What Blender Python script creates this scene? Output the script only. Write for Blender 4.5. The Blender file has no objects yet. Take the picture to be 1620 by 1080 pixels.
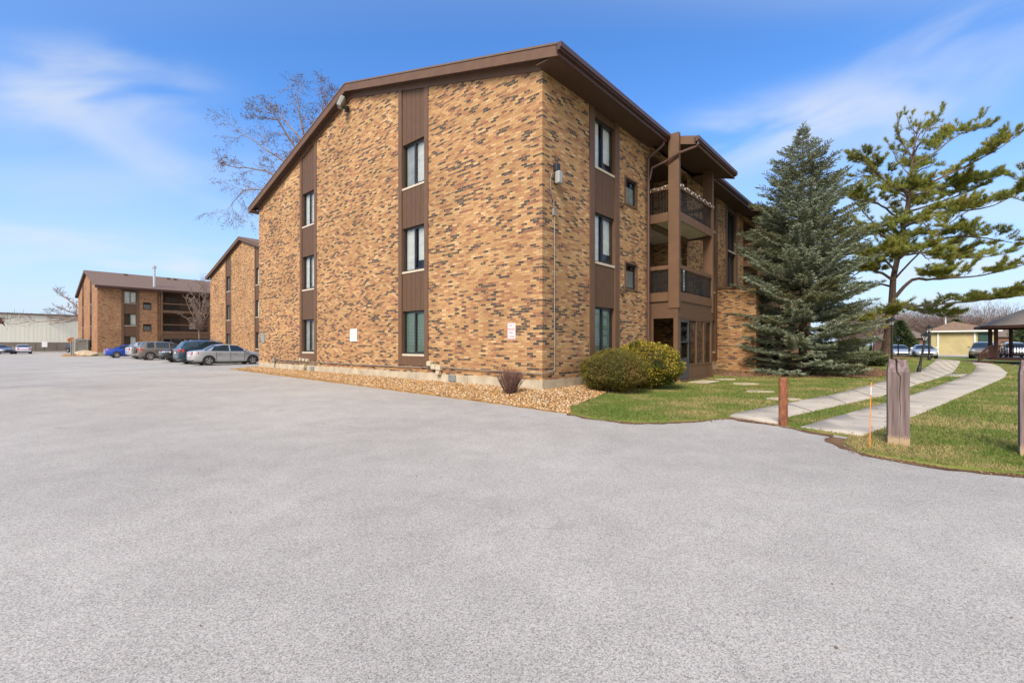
import bpy, bmesh, math, random
import numpy as np
from mathutils import Vector, Matrix, noise as mnoise
R = math.radians
random.seed(7); rng = np.random.default_rng(11)
sc = bpy.context.scene
col = sc.collection

# ------------------------------------------------------------------ helpers
class MB:
    """collects polygons; uv = box projection in metres"""
    def __init__(s): s.v = []; s.f = []
    def face(s, pts):
        n = len(s.v); s.v += [tuple(p) for p in pts]; s.f.append(tuple(range(n, n+len(pts))))
    def box(s, x0, x1, y0, y1, z0, z1):
        n = len(s.v)
        s.v += [(x0,y0,z0),(x1,y0,z0),(x1,y1,z0),(x0,y1,z0),(x0,y0,z1),(x1,y0,z1),(x1,y1,z1),(x0,y1,z1)]
        for f in ((0,3,2,1),(4,5,6,7),(0,1,5,4),(1,2,6,5),(2,3,7,6),(3,0,4,7)): s.f.append(tuple(n+i for i in f))
        return s
    def prism(s, poly, z0, z1):
        n = len(s.v); k = len(poly)
        s.v += [(p[0],p[1],z0) for p in poly] + [(p[0],p[1],z1) for p in poly]
        s.f.append(tuple(n+i for i in reversed(range(k)))); s.f.append(tuple(n+k+i for i in range(k)))
        for i in range(k):
            j = (i+1) % k; s.f.append((n+i, n+j, n+k+j, n+k+i))
        return s
    def bar(s, a, b, w, h=None):
        """box-section bar between two points"""
        h = h or w
        a = Vector(a); b = Vector(b); d = (b-a).normalized()
        up = Vector((0,0,1)) if abs(d.z) < .95 else Vector((0,1,0))
        x = d.cross(up).normalized()*w/2; y = d.cross(x).normalized()*h/2
        n = len(s.v)
        for p in (a, b):
            for q in (-x-y, x-y, x+y, -x+y): s.v.append(tuple(p+q))
        for f in ((0,1,2,3),(7,6,5,4),(0,4,5,1),(1,5,6,2),(2,6,7,3),(3,7,4,0)): s.f.append(tuple(n+i for i in f))
        return s
    def tube(s, pts, rad, n=8, cap=True):
        """tapered tube along a path"""
        pts = [Vector(p) for p in pts]
        if not hasattr(rad, '__len__'): rad = [rad]*len(pts)
        rings = []; up = None
        for i, p in enumerate(pts):
            d = (pts[min(i+1, len(pts)-1)] - pts[max(i-1, 0)])
            d = d.normalized() if d.length > 1e-9 else Vector((0,0,1))
            if up is None: up = Vector((0,0,1)) if abs(d.z) < .9 else Vector((1,0,0))
            x = d.cross(up)
            if x.length < 1e-4: x = d.cross(Vector((0,1,0)))
            x.normalize(); y = x.cross(d).normalized(); up = y
            r0 = len(s.v)
            for k in range(n):
                a = 2*math.pi*k/n
                s.v.append(tuple(p + x*math.cos(a)*rad[i] + y*math.sin(a)*rad[i]))
            rings.append(r0)
        for i in range(len(rings)-1):
            a, b = rings[i], rings[i+1]
            for k in range(n):
                j = (k+1) % n; s.f.append((a+k, a+j, b+j, b+k))
        if cap:
            s.f.append(tuple(rings[0]+k for k in reversed(range(n)))); s.f.append(tuple(rings[-1]+k for k in range(n)))
        return s
    def lathe(s, prof, n=16, c=(0,0,0)):
        rings = []
        for (r, z) in prof:
            r0 = len(s.v); rings.append(r0)
            for k in range(n):
                a = 2*math.pi*k/n; s.v.append((c[0]+r*math.cos(a), c[1]+r*math.sin(a), c[2]+z))
        for i in range(len(rings)-1):
            a, b = rings[i], rings[i+1]
            for k in range(n):
                j = (k+1) % n; s.f.append((a+k, a+j, b+j, b+k))
        s.f.append(tuple(rings[0]+k for k in reversed(range(n)))); s.f.append(tuple(rings[-1]+k for k in range(n)))
        return s
    def mesh(s, name, mat, smooth=False, uv=True):
        me = bpy.data.meshes.new(name); me.from_pydata(s.v, [], s.f); me.update()
        if mat: me.materials.append(mat)
        if uv: boxuv(me)
        if smooth: me.polygons.foreach_set('use_smooth', [True]*len(me.polygons))
        return me
    def build(s, name, mat, parent=None, smooth=False, bevel=0):
        o = bpy.data.objects.new(name, s.mesh(name, mat, smooth)); col.objects.link(o)
        if parent: o.parent = parent
        if bevel:
            m = o.modifiers.new('b', 'BEVEL'); m.width = bevel; m.segments = 2; m.limit_method = 'ANGLE'
        return o

def boxuv(me):
    uvl = me.uv_layers.new(name='UVMap')
    vs = me.vertices
    for p in me.polygons:
        n = p.normal; ax, ay, az = abs(n.x), abs(n.y), abs(n.z)
        for li in p.loop_indices:
            c = vs[me.loops[li].vertex_index].co
            if az > ax and az > ay: uvl.data[li].uv = (c.x, c.y)
            elif ax > ay: uvl.data[li].uv = (c.y, c.z)
            else: uvl.data[li].uv = (c.x, c.z)

def tri_mesh(name, V, mat, parent=None, k=3):
    """V: (n*k,3) array of separate k-gons"""
    V = np.asarray(V, dtype=np.float32).reshape(-1, 3); n = len(V)//k
    me = bpy.data.meshes.new(name); me.vertices.add(n*k); me.vertices.foreach_set('co', V.ravel())
    me.loops.add(n*k); me.loops.foreach_set('vertex_index', np.arange(n*k, dtype=np.int32))
    me.polygons.add(n); me.polygons.foreach_set('loop_start', np.arange(0, n*k, k, dtype=np.int32))
    me.update(calc_edges=True); me.validate()
    me.materials.append(mat)
    o = bpy.data.objects.new(name, me); col.objects.link(o)
    if parent: o.parent = parent
    return o

def tag(o, label=None, cat=None, group=None, kind=None):
    if label: o['label'] = label
    if cat: o['category'] = cat
    if group: o['group'] = group
    if kind: o['kind'] = kind
    return o
def empty(name, loc, rz=0, label=None, cat=None, group=None):
    o = bpy.data.objects.new(name, None); col.objects.link(o); o.location = loc; o.rotation_euler = (0,0,rz)
    o.empty_display_size = .2
    return tag(o, label, cat, group)
def copy_tree(o, parent=None):
    c = o.copy(); col.objects.link(c)
    if parent: c.parent = parent
    for ch in list(o.children): copy_tree(ch, c)
    return c

# ------------------------------------------------------------------ materials
def nmat(name):
    m = bpy.data.materials.new(name); m.use_nodes = True
    nt = m.node_tree; return m, nt, nt.nodes, nt.links, nt.nodes['Principled BSDF']
def mat(name, c, rough=.7, metal=0, var=.15, scale=6, bump=0, bscale=40, coat=0, spec=.5, stretch=None):
    m, nt, N, L, P = nmat(name)
    P.inputs['Roughness'].default_value = rough; P.inputs['Metallic'].default_value = metal
    P.inputs['Coat Weight'].default_value = coat; P.inputs['Specular IOR Level'].default_value = spec
    tc = N.new('ShaderNodeTexCoord'); src = tc.outputs['Object']
    if stretch:
        mp = N.new('ShaderNodeMapping'); mp.inputs['Scale'].default_value = stretch; L.new(src, mp.inputs[0]); src = mp.outputs[0]
    if var:
        n = N.new('ShaderNodeTexNoise'); n.inputs['Scale'].default_value = scale; n.inputs['Detail'].default_value = 5; L.new(src, n.inputs['Vector'])
        r = N.new('ShaderNodeMix'); r.data_type = 'RGBA'
        mr = N.new('ShaderNodeMapRange'); mr.inputs[1].default_value = .3; mr.inputs[2].default_value = .7; L.new(n.outputs['Fac'], mr.inputs[0])
        L.new(mr.outputs[0], r.inputs['Factor'])
        r.inputs['A'].default_value = tuple(x*(1-var) for x in c)+(1,); r.inputs['B'].default_value = tuple(min(1,x*(1+var)) for x in c)+(1,)
        L.new(r.outputs['Result'], P.inputs['Base Color'])
    else: P.inputs['Base Color'].default_value = tuple(c)+(1,)
    if bump:
        n2 = N.new('ShaderNodeTexNoise'); n2.inputs['Scale'].default_value = bscale; n2.inputs['Detail'].default_value = 4; L.new(src, n2.inputs['Vector'])
        b = N.new('ShaderNodeBump'); b.inputs['Strength'].default_value = bump; b.inputs['Distance'].default_value = .01
        L.new(n2.outputs['Fac'], b.inputs['Height']); L.new(b.outputs[0], P.inputs['Normal'])
    return m
def island_mat(name, cols, rough=.8, nscale=0, ncol=None, thr=(.45,.6), transl=0):
    """random colour per leaf/stone, optional large patches of another colour"""
    m, nt, N, L, P = nmat(name)
    g = N.new('ShaderNodeNewGeometry'); cr = N.new('ShaderNodeValToRGB')
    el = cr.color_ramp.elements
    while len(el) < len(cols): el.new(.5)
    for i, c in enumerate(cols):
        el[i].position = i/(len(cols)-1); el[i].color = tuple(c)+(1,)
    L.new(g.outputs['Random Per Island'], cr.inputs[0]); out = cr.outputs[0]
    if nscale:
        tc = N.new('ShaderNodeTexCoord'); n = N.new('ShaderNodeTexNoise'); n.inputs['Scale'].default_value = nscale; n.inputs['Detail'].default_value = 4
        L.new(tc.outputs['Object'], n.inputs['Vector'])
        mr = N.new('ShaderNodeMapRange'); mr.inputs[1].default_value = thr[0]; mr.inputs[2].default_value = thr[1]; L.new(n.outputs['Fac'], mr.inputs[0])
        mx = N.new('ShaderNodeMix'); mx.data_type = 'RGBA'; L.new(mr.outputs[0], mx.inputs['Factor']); L.new(out, mx.inputs['A']); mx.inputs['B'].default_value = tuple(ncol)+(1,)
        out = mx.outputs['Result']
    L.new(out, P.inputs['Base Color']); P.inputs['Roughness'].default_value = rough; P.inputs['Specular IOR Level'].default_value = .25
    if transl:
        t = N.new('ShaderNodeBsdfTranslucent'); L.new(out, t.inputs[0]); ms = N.new('ShaderNodeMixShader'); ms.inputs[0].default_value = transl
        L.new(P.outputs[0], ms.inputs[1]); L.new(t.outputs[0], ms.inputs[2]); L.new(ms.outputs[0], N['Material Output'].inputs[0])
    return m
def math_n(N, L, op, a, b=None, c=None):
    n = N.new('ShaderNodeMath'); n.operation = op
    for i, x in enumerate((a, b, c)):
        if x is None: continue
        if isinstance(x, (int, float)): n.inputs[i].default_value = x
        else: L.new(x, n.inputs[i])
    return n.outputs[0]
def brick_mat(name, tones, dark=(.055,.045,.04), mortar=(.29,.215,.14), darkamt=.0, stain=.17):
    m, nt, N, L, P = nmat(name)
    BW, BH = .210, .0677
    tc = N.new('ShaderNodeTexCoord'); uv = tc.outputs['UV']
    sx = N.new('ShaderNodeSeparateXYZ'); L.new(uv, sx.inputs[0]); u, v = sx.outputs[0], sx.outputs[1]
    bt = N.new('ShaderNodeTexBrick'); L.new(uv, bt.inputs['Vector'])
    bt.inputs['Scale'].default_value = 1; bt.inputs['Brick Width'].default_value = BW; bt.inputs['Row Height'].default_value = BH
    bt.inputs['Mortar Size'].default_value = .0065; bt.inputs['Mortar Smooth'].default_value = .2
    row = math_n(N, L, 'FLOOR', math_n(N, L, 'DIVIDE', v, BH))
    par = math_n(N, L, 'FLOORED_MODULO', row, 2.0)
    off = math_n(N, L, 'MULTIPLY', math_n(N, L, 'SUBTRACT', 1.0, par), .5)
    cl = math_n(N, L, 'FLOOR', math_n(N, L, 'ADD', math_n(N, L, 'DIVIDE', u, BW), off))
    cb = N.new('ShaderNodeCombineXYZ'); L.new(cl, cb.inputs[0]); L.new(row, cb.inputs[1])
    wn = N.new('ShaderNodeTexWhiteNoise'); wn.noise_dimensions = '2D'; L.new(cb.outputs[0], wn.inputs['Vector'])
    sc_ = N.new('ShaderNodeSeparateColor'); L.new(wn.outputs['Color'], sc_.inputs[0])
    cr = N.new('ShaderNodeValToRGB'); cr.color_ramp.interpolation = 'LINEAR'
    el = cr.color_ramp.elements
    while len(el) < len(tones): el.new(.5)
    for i, (p, c) in enumerate(tones): el[i].position = p; el[i].color = tuple(c)+(1,)
    # clusters: low frequency noise, stretched along the courses
    mp = N.new('ShaderNodeMapping'); mp.inputs['Scale'].default_value = (.55, 9.5, 1); L.new(uv, mp.inputs[0])
    nz = N.new('ShaderNodeTexNoise'); nz.inputs['Scale'].default_value = 1; nz.inputs['Detail'].default_value = 3; L.new(mp.outputs[0], nz.inputs['Vector'])
    nz2 = N.new('ShaderNodeTexNoise'); nz2.inputs['Scale'].default_value = .35; nz2.inputs['Detail'].default_value = 2; L.new(uv, nz2.inputs['Vector'])
    # tone shifts with the batch of bricks
    tone = math_n(N, L, 'ADD', math_n(N, L, 'MULTIPLY', sc_.outputs[0], .9), math_n(N, L, 'MULTIPLY', nz2.outputs['Fac'], .35))
    L.new(math_n(N, L, 'SUBTRACT', tone, .12), cr.inputs[0])
    d = math_n(N, L, 'ADD', sc_.outputs[1], math_n(N, L, 'MULTIPLY', math_n(N, L, 'SUBTRACT', nz.outputs['Fac'], .5), 1.5))
    dk = math_n(N, L, 'GREATER_THAN', d, 1.0-darkamt)
    # each dark brick has a streaked burnt face
    mp3 = N.new('ShaderNodeMapping'); mp3.inputs['Scale'].default_value = (28, 7, 1); L.new(uv, mp3.inputs[0])
    n3 = N.new('ShaderNodeTexNoise'); n3.inputs['Scale'].default_value = 1; n3.inputs['Detail'].default_value = 1; L.new(mp3.outputs[0], n3.inputs['Vector'])
    mr3 = N.new('ShaderNodeMapRange'); mr3.inputs[1].default_value = .36; mr3.inputs[2].default_value = .5; L.new(n3.outputs['Fac'], mr3.inputs[0])
    strk = math_n(N, L, 'MULTIPLY', dk, math_n(N, L, 'ADD', math_n(N, L, 'MULTIPLY', mr3.outputs[0], .4), .6))
    m1 = N.new('ShaderNodeMix'); m1.data_type = 'RGBA'; L.new(strk, m1.inputs['Factor']); L.new(cr.outputs[0], m1.inputs['A']); m1.inputs['B'].default_value = tuple(dark)+(1,)
    m2 = N.new('ShaderNodeMix'); m2.data_type = 'RGBA'; L.new(bt.outputs['Fac'], m2.inputs['Factor']); L.new(m1.outputs['Result'], m2.inputs['A']); m2.inputs['B'].default_value = tuple(mortar)+(1,)
    # weather
    n4 = N.new('ShaderNodeTexNoise'); n4.inputs['Scale'].default_value = .6; n4.inputs['Detail'].default_value = 6; L.new(uv, n4.inputs['Vector'])
    mr = N.new('ShaderNodeMapRange'); mr.inputs[1].default_value = .3; mr.inputs[2].default_value = .7; mr.inputs[3].default_value = 1-stain; mr.inputs[4].default_value = 1+stain*.6; L.new(n4.outputs['Fac'], mr.inputs[0])
    vm = N.new('ShaderNodeVectorMath'); vm.operation = 'SCALE'; L.new(m2.outputs['Result'], vm.inputs[0]); L.new(mr.outputs[0], vm.inputs['Scale'])
    L.new(vm.outputs[0], P.inputs['Base Color'])
    P.inputs['Roughness'].default_value = .9; P.inputs['Specular IOR Level'].default_value = .2
    n5 = N.new('ShaderNodeTexNoise'); n5.inputs['Scale'].default_value = 60; L.new(uv, n5.inputs['Vector'])
    hgt = math_n(N, L, 'ADD', math_n(N, L, 'MULTIPLY', bt.outputs['Fac'], -1.0), math_n(N, L, 'ADD', math_n(N, L, 'MULTIPLY', n5.outputs['Fac'], .35), math_n(N, L, 'MULTIPLY', sc_.outputs[2], .4)))
    b = N.new('ShaderNodeBump'); b.inputs['Strength'].default_value = .7; b.inputs['Distance'].default_value = .008; L.new(hgt, b.inputs['Height']); L.new(b.outputs[0], P.inputs['Normal'])
    return m
TAN = [(0,(.57,.38,.20)),(.14,(.475,.285,.13)),(.4,(.42,.235,.10)),(.62,(.39,.205,.088)),(.8,(.34,.16,.075)),(.93,(.26,.11,.062)),(1,(.20,.085,.052))]
RED = [(0,(.44,.27,.14)),(.3,(.38,.20,.10)),(.6,(.35,.17,.085)),(1,(.23,.105,.06))]
M = {}
M['brick'] = brick_mat('tan_brick', TAN, darkamt=.19)
M['brick_far'] = brick_mat('tan_brick_far', TAN, darkamt=.16)
M['brick_red'] = brick_mat('red_brick', RED, mortar=(.24,.16,.10), darkamt=.04)
M['brick_yellow'] = brick_mat('yellow_brick', [(0,(.50,.41,.21)),(1,(.43,.35,.18))], mortar=(.40,.34,.22), darkamt=-1)
M['trim'] = mat('brown_paint', (.118,.060,.029), .6, var=.12, scale=3, bump=.25, bscale=60)
M['siding'] = mat('brown_siding', (.095,.048,.023), .7, var=.14, scale=4, bump=.4, bscale=50, stretch=(6,6,1))
M['gap'] = mat('dark_gap', (.018,.011,.008), .9, var=0)
M['gutter'] = mat('brown_gutter', (.085,.042,.032), .4, var=.08)
M['soffit'] = mat('soffit', (.08,.042,.028), .7, var=.1)
M['white_soffit'] = mat('pale_soffit', (.50,.45,.37), .8, var=.1, scale=2)
M['shingle'] = mat('shingle', (.145,.095,.072), .95, var=.3, scale=9, bump=.5, bscale=30, stretch=(3,3,14))
M['frame'] = mat('bronze_frame', (.022,.021,.022), .4, var=.1)
M['sill'] = mat('stone_sill', (.50,.43,.33), .8, var=.12, scale=12)
M['dark'] = mat('interior_dark', (.012,.012,.012), .9, var=0)
M['room'] = mat('room_wall', (.10,.085,.065), .9, var=.2, scale=2)
M['curtain'] = mat('curtain', (.82,.80,.76), .8, var=.12, scale=5)
M['curtain_dim'] = mat('curtain_dim', (.50,.50,.48), .8, var=.2, scale=3)
M['blind'] = mat('green_blind', (.42,.58,.48), .6, var=.08)
M['concrete'] = mat('foundation', (.42,.35,.25), .9, var=.22, scale=2.5, bump=.6, bscale=25)
M['path'] = None
M['white'] = mat('white_paint', (.62,.61,.58), .5, var=.05)
M['black'] = mat('black_paint', (.012,.012,.014), .45, var=.1)
M['rail'] = mat('black_rail', (.012,.011,.012), .5, var=.1)
M['tank'] = mat('grey_box', (.22,.23,.22), .5, var=.25, scale=4)
M['conduit'] = mat('galvanised', (.26,.23,.20), .55, metal=.3, var=.2, scale=8)
M['ivory'] = mat('ivory_plastic', (.48,.41,.29), .5, var=.05)
M['blackplastic'] = mat('black_plastic', (.015,.015,.016), .5, var=.1)
M['lens'] = mat('lamp_lens', (.30,.31,.30), .2, var=.05)
M['rust'] = mat('rust', (.20,.07,.032), .85, var=.55, scale=14, bump=.4, bscale=60, stretch=(1,1,.6))
M['orange'] = mat('orange_stake', (.80,.25,.02), .5, var=.05)
M['bark_pine'] = mat('pine_bark', (.115,.075,.052), .95, var=.4, scale=12, bump=1, bscale=20, stretch=(1,1,.35))
M['bark'] = mat('grey_bark', (.12,.09,.07), .95, var=.3, scale=8)
M['twig'] = mat('twig', (.20,.145,.115), .9, var=.2)
M['chrome'] = mat('chrome', (.75,.75,.75), .2, metal=1, var=0)
M['rim'] = mat('rim', (.55,.55,.56), .3, metal=.8, var=0)
M['tyre'] = mat('tyre', (.018,.018,.018), .85, var=.1)
M['red_lens'] = mat('tail_lens', (.45,.015,.02), .15, var=0, coat=.6)
M['head_lens'] = mat('head_lens', (.65,.68,.72), .1, var=0, coat=.8)
M['plate'] = mat('plate', (.6,.6,.6), .5, var=0)
M['trimblack'] = mat('car_trim', (.02,.02,.022), .55, var=0)
M['signred'] = mat('sign_red', (.55,.04,.05), .5, var=0)
M['sign_white'] = mat('sign_white', (.76,.74,.74), .45, var=.04, scale=3)
M['metal_wall'] = mat('metal_wall_pale', (.66,.65,.56), .6, var=.06, scale=1, stretch=(1,1,.05))
M['metal_wall_dark'] = mat('metal_wall_brown', (.17,.14,.115), .7, var=.15, scale=.8)
M['gazebo'] = mat('gazebo_stain', (.075,.032,.025), .75, var=.2, scale=4)
M['rock'] = mat('rock', (.36,.29,.21), .9, var=.25, scale=5, bump=.6, bscale=8)
M['steel'] = mat('flue_steel', (.55,.56,.57), .3, metal=.7, var=.1)

def glass_mat():
    m, nt, N, L, P = nmat('window_glass')
    N.remove(P); t = N.new('ShaderNodeBsdfTransparent'); t.inputs[0].default_value = (.90,.93,.92,1)
    g = N.new('ShaderNodeBsdfGlossy'); g.inputs['Roughness'].default_value = .03; g.inputs[0].default_value = (.9,.95,1,1)
    f = N.new('ShaderNodeFresnel'); f.inputs[0].default_value = 1.6
    a = math_n(N, L, 'ADD', math_n(N, L, 'MULTIPLY', f.outputs[0], .75), .0)
    ms = N.new('ShaderNodeMixShader'); L.new(a, ms.inputs[0]); L.new(t.outputs[0], ms.inputs[1]); L.new(g.outputs[0], ms.inputs[2])
    L.new(ms.outputs[0], N['Material Output'].inputs[0]); return m
M['glass'] = glass_mat()
M['carglass'] = mat('car_glass', (.02,.03,.035), .06, var=0, spec=.9)
def vinyl_mat():
    m, nt, N, L, P = nmat('porch_screen')
    tc = N.new('ShaderNodeTexCoord'); n = N.new('ShaderNodeTexNoise'); n.inputs['Scale'].default_value = 2.2; n.inputs['Distortion'].default_value = 1.5
    L.new(tc.outputs['Object'], n.inputs['Vector'])
    b = N.new('ShaderNodeBump'); b.inputs['Strength'].default_value = .8; b.inputs['Distance'].default_value = .05; L.new(n.outputs['Fac'], b.inputs['Height'])
    N.remove(P); t = N.new('ShaderNodeBsdfTransparent'); t.inputs[0].default_value = (.55,.52,.5,1)
    g = N.new('ShaderNodeBsdfGlossy'); g.inputs['Roughness'].default_value = .12; L.new(b.outputs[0], g.inputs['Normal'])
    ms = N.new('ShaderNodeMixShader'); ms.inputs[0].default_value = .22; L.new(t.outputs[0], ms.inputs[1]); L.new(g.outputs[0], ms.inputs[2])
    L.new(ms.outputs[0], N['Material Output'].inputs[0]); return m
M['vinyl'] = vinyl_mat()

# ------------------------------------------------------------------ camera, light, sky
F, HZ, CH = 729., 546., 1.35
cam_d = bpy.data.cameras.new('camera'); cam = bpy.data.objects.new('camera', cam_d); col.objects.link(cam)
cam.location = (0, 0, CH); cam.rotation_euler = (R(90), 0, 0)
cam_d.sensor_width = 36; cam_d.lens = F/1620*36; cam_d.shift_y = 6/1620; cam_d.clip_end = 3000; cam_d.clip_start = .1
sc.camera = cam
SUN_AZ, SUN_EL = (-.42, -.9), 44          # horizontal direction towards the sun
sd = Vector((SUN_AZ[0], SUN_AZ[1], 0)).normalized()*math.cos(R(SUN_EL)) + Vector((0,0,math.sin(R(SUN_EL))))
sl = bpy.data.lights.new('sun', 'SUN'); sl.energy = 2.7; sl.angle = R(24); sl.color = (1,.91,.79)
so = bpy.data.objects.new('sun', sl); col.objects.link(so); so.rotation_euler = sd.to_track_quat('Z', 'Y').to_euler()
w = bpy.data.worlds.new('World'); sc.world = w; w.use_nodes = True
N, L = w.node_tree.nodes, w.node_tree.links
bg = N['Background']; sky = N.new('ShaderNodeTexSky'); sky.sky_type = 'NISHITA'; sky.sun_disc = False
sky.sun_elevation = R(SUN_EL); sky.sun_rotation = math.atan2(SUN_AZ[0], SUN_AZ[1]); sky.air_density = 1.0; sky.dust_density = .6; sky.ozone_density = 3.0
hs = N.new('ShaderNodeHueSaturation'); hs.inputs['Hue'].default_value = .507; hs.inputs['Saturation'].default_value = 1.26; hs.inputs['Value'].default_value = 1.5; L.new(sky.outputs[0], hs.inputs['Color'])
# thin cirrus, mapped on a plane overhead
tc = N.new('ShaderNodeTexCoord'); sx = N.new('ShaderNodeSeparateXYZ'); L.new(tc.outputs['Generated'], sx.inputs[0])
zc = math_n(N, L, 'ADD', math_n(N, L, 'MAXIMUM', sx.outputs[2], 0.0), .09)
cb = N.new('ShaderNodeCombineXYZ'); L.new(math_n(N, L, 'DIVIDE', sx.outputs[0], zc), cb.inputs[0]); L.new(math_n(N, L, 'DIVIDE', sx.outputs[1], zc), cb.inputs[1])
mp = N.new('ShaderNodeMapping'); mp.inputs['Rotation'].default_value = (0,0,R(-32)); mp.inputs['Scale'].default_value = (.26,.8,1); mp.inputs['Location'].default_value = (3.1,1.7,0); L.new(cb.outputs[0], mp.inputs[0])
n1 = N.new('ShaderNodeTexNoise'); n1.inputs['Scale'].default_value = 1.0; n1.inputs['Detail'].default_value = 4; n1.inputs['Roughness'].default_value = .42; n1.inputs['Distortion'].default_value = .7; L.new(mp.outputs[0], n1.inputs['Vector'])
mr = N.new('ShaderNodeMapRange'); mr.interpolation_type = 'SMOOTHSTEP'; mr.inputs[1].default_value = .46; mr.inputs[2].default_value = .7; L.new(n1.outputs['Fac'], mr.inputs[0])
# whitening towards the horizon
hz = N.new('ShaderNodeMapRange'); hz.inputs[1].default_value = .0; hz.inputs[2].default_value = .40; hz.inputs[3].default_value = .92; hz.inputs[4].default_value = 0; L.new(sx.outputs[2], hz.inputs[0])
# small flat clouds low down
mp2 = N.new('ShaderNodeMapping'); mp2.inputs['Scale'].default_value = (3.2,3.2,16); L.new(tc.outputs['Generated'], mp2.inputs[0])
n2 = N.new('ShaderNodeTexNoise'); n2.inputs['Scale'].default_value = 1; n2.inputs['Detail'].default_value = 5; n2.inputs['Roughness'].default_value = .5; L.new(mp2.outputs[0], n2.inputs['Vector'])
m2 = N.new('ShaderNodeMapRange'); m2.interpolation_type = 'SMOOTHSTEP'; m2.inputs[1].default_value = .52; m2.inputs[2].default_value = .68; m2.inputs[4].default_value = .8; L.new(n2.outputs['Fac'], m2.inputs[0])
lowm = N.new('ShaderNodeMapRange'); lowm.inputs[1].default_value = .08; lowm.inputs[2].default_value = .24; lowm.inputs[3].default_value = 1; lowm.inputs[4].default_value = 0; L.new(sx.outputs[2], lowm.inputs[0])
low = math_n(N, L, 'MULTIPLY', m2.outputs[0], lowm.outputs[0])
cir = math_n(N, L, 'MULTIPLY', mr.outputs[0], .62)
def screen(a, b): return math_n(N, L, 'SUBTRACT', 1.0, math_n(N, L, 'MULTIPLY', math_n(N, L, 'SUBTRACT', 1.0, a), math_n(N, L, 'SUBTRACT', 1.0, b)))
fac = screen(math_n(N, L, 'MULTIPLY', cir, .45), low)
# a few separate cirrus streaks
yc = math_n(N, L, 'MAXIMUM', sx.outputs[1], .08)
cuv = N.new('ShaderNodeCombineXYZ'); L.new(math_n(N, L, 'DIVIDE', sx.outputs[0], yc), cuv.inputs[0]); L.new(math_n(N, L, 'DIVIDE', sx.outputs[2], yc), cuv.inputs[1])
for (u0, v0, ang, su, sv, amt, seed) in ((-.94,.55,-6,.36,.13,.7,1),(-.80,.42,-28,.46,.06,.38,2),(.58,.47,14,.42,.10,.72,3),(.93,.60,30,.42,.15,.5,4),(-1.02,.235,-6,.22,.022,.8,5),(.22,.52,-35,.12,.03,.45,6),(-.70,.165,0,.07,.018,.9,7)):
    tr_ = N.new('ShaderNodeVectorMath'); tr_.operation = 'SUBTRACT'; L.new(cuv.outputs[0], tr_.inputs[0]); tr_.inputs[1].default_value = (u0, v0, 0)
    m_ = N.new('ShaderNodeMapping'); m_.inputs['Rotation'].default_value = (0,0,R(-ang)); L.new(tr_.outputs[0], m_.inputs[0])
    m3_ = N.new('ShaderNodeMapping'); m3_.inputs['Scale'].default_value = (1/su, 1/sv, 1); L.new(m_.outputs[0], m3_.inputs[0])
    ln = N.new('ShaderNodeVectorMath'); ln.operation = 'LENGTH'; L.new(m3_.outputs[0], ln.inputs[0])
    fo_ = N.new('ShaderNodeMapRange'); fo_.interpolation_type = 'SMOOTHERSTEP'; fo_.inputs[1].default_value = 1.35; fo_.inputs[2].default_value = .0; L.new(ln.outputs['Value'], fo_.inputs[0])
    m4_ = N.new('ShaderNodeMapping'); m4_.inputs['Scale'].default_value = (2.6, 8, 1); m4_.inputs['Location'].default_value = (seed*3.7, seed*1.3, 0); L.new(m_.outputs[0], m4_.inputs[0])
    nn_ = N.new('ShaderNodeTexNoise'); nn_.inputs['Scale'].default_value = 1; nn_.inputs['Detail'].default_value = 3; nn_.inputs['Roughness'].default_value = .48; nn_.inputs['Distortion'].default_value = .6; L.new(m4_.outputs[0], nn_.inputs['Vector'])
    mm_ = N.new('ShaderNodeMapRange'); mm_.interpolation_type = 'SMOOTHSTEP'; mm_.inputs[1].default_value = .28; mm_.inputs[2].default_value = .72; mm_.inputs[4].default_value = amt; L.new(nn_.outputs['Fac'], mm_.inputs[0])
    fac = screen(fac, math_n(N, L, 'MULTIPLY', mm_.outputs[0], fo_.outputs[0]))
mh = N.new('ShaderNodeMix'); mh.data_type = 'RGBA'; L.new(hz.outputs[0], mh.inputs['Factor']); L.new(hs.outputs[0], mh.inputs['A']); mh.inputs['B'].default_value = (3.0,3.85,5.4,1)
mx = N.new('ShaderNodeMix'); mx.data_type = 'RGBA'; L.new(fac, mx.inputs['Factor']); L.new(mh.outputs['Result'], mx.inputs['A']); mx.inputs['B'].default_value = (4.5,4.75,5.1,1)
# added fill light: warm white cloud veil over the unseen sky behind the photographer
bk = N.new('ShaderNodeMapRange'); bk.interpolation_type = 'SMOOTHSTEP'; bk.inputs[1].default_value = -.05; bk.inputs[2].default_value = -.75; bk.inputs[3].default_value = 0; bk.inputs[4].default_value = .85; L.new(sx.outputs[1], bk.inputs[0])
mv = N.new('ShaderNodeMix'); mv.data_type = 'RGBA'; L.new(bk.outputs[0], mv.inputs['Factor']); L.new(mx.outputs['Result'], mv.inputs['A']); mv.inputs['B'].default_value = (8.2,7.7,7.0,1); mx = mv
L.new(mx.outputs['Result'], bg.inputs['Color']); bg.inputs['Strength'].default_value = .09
SKYNODES = dict(hs=hs, mx=mx, bg=bg)
sc.view_settings.view_transform = 'Standard'; sc.view_settings.look = 'None'; sc.view_settings.exposure = 1.0; sc.view_settings.gamma = 1

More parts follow.
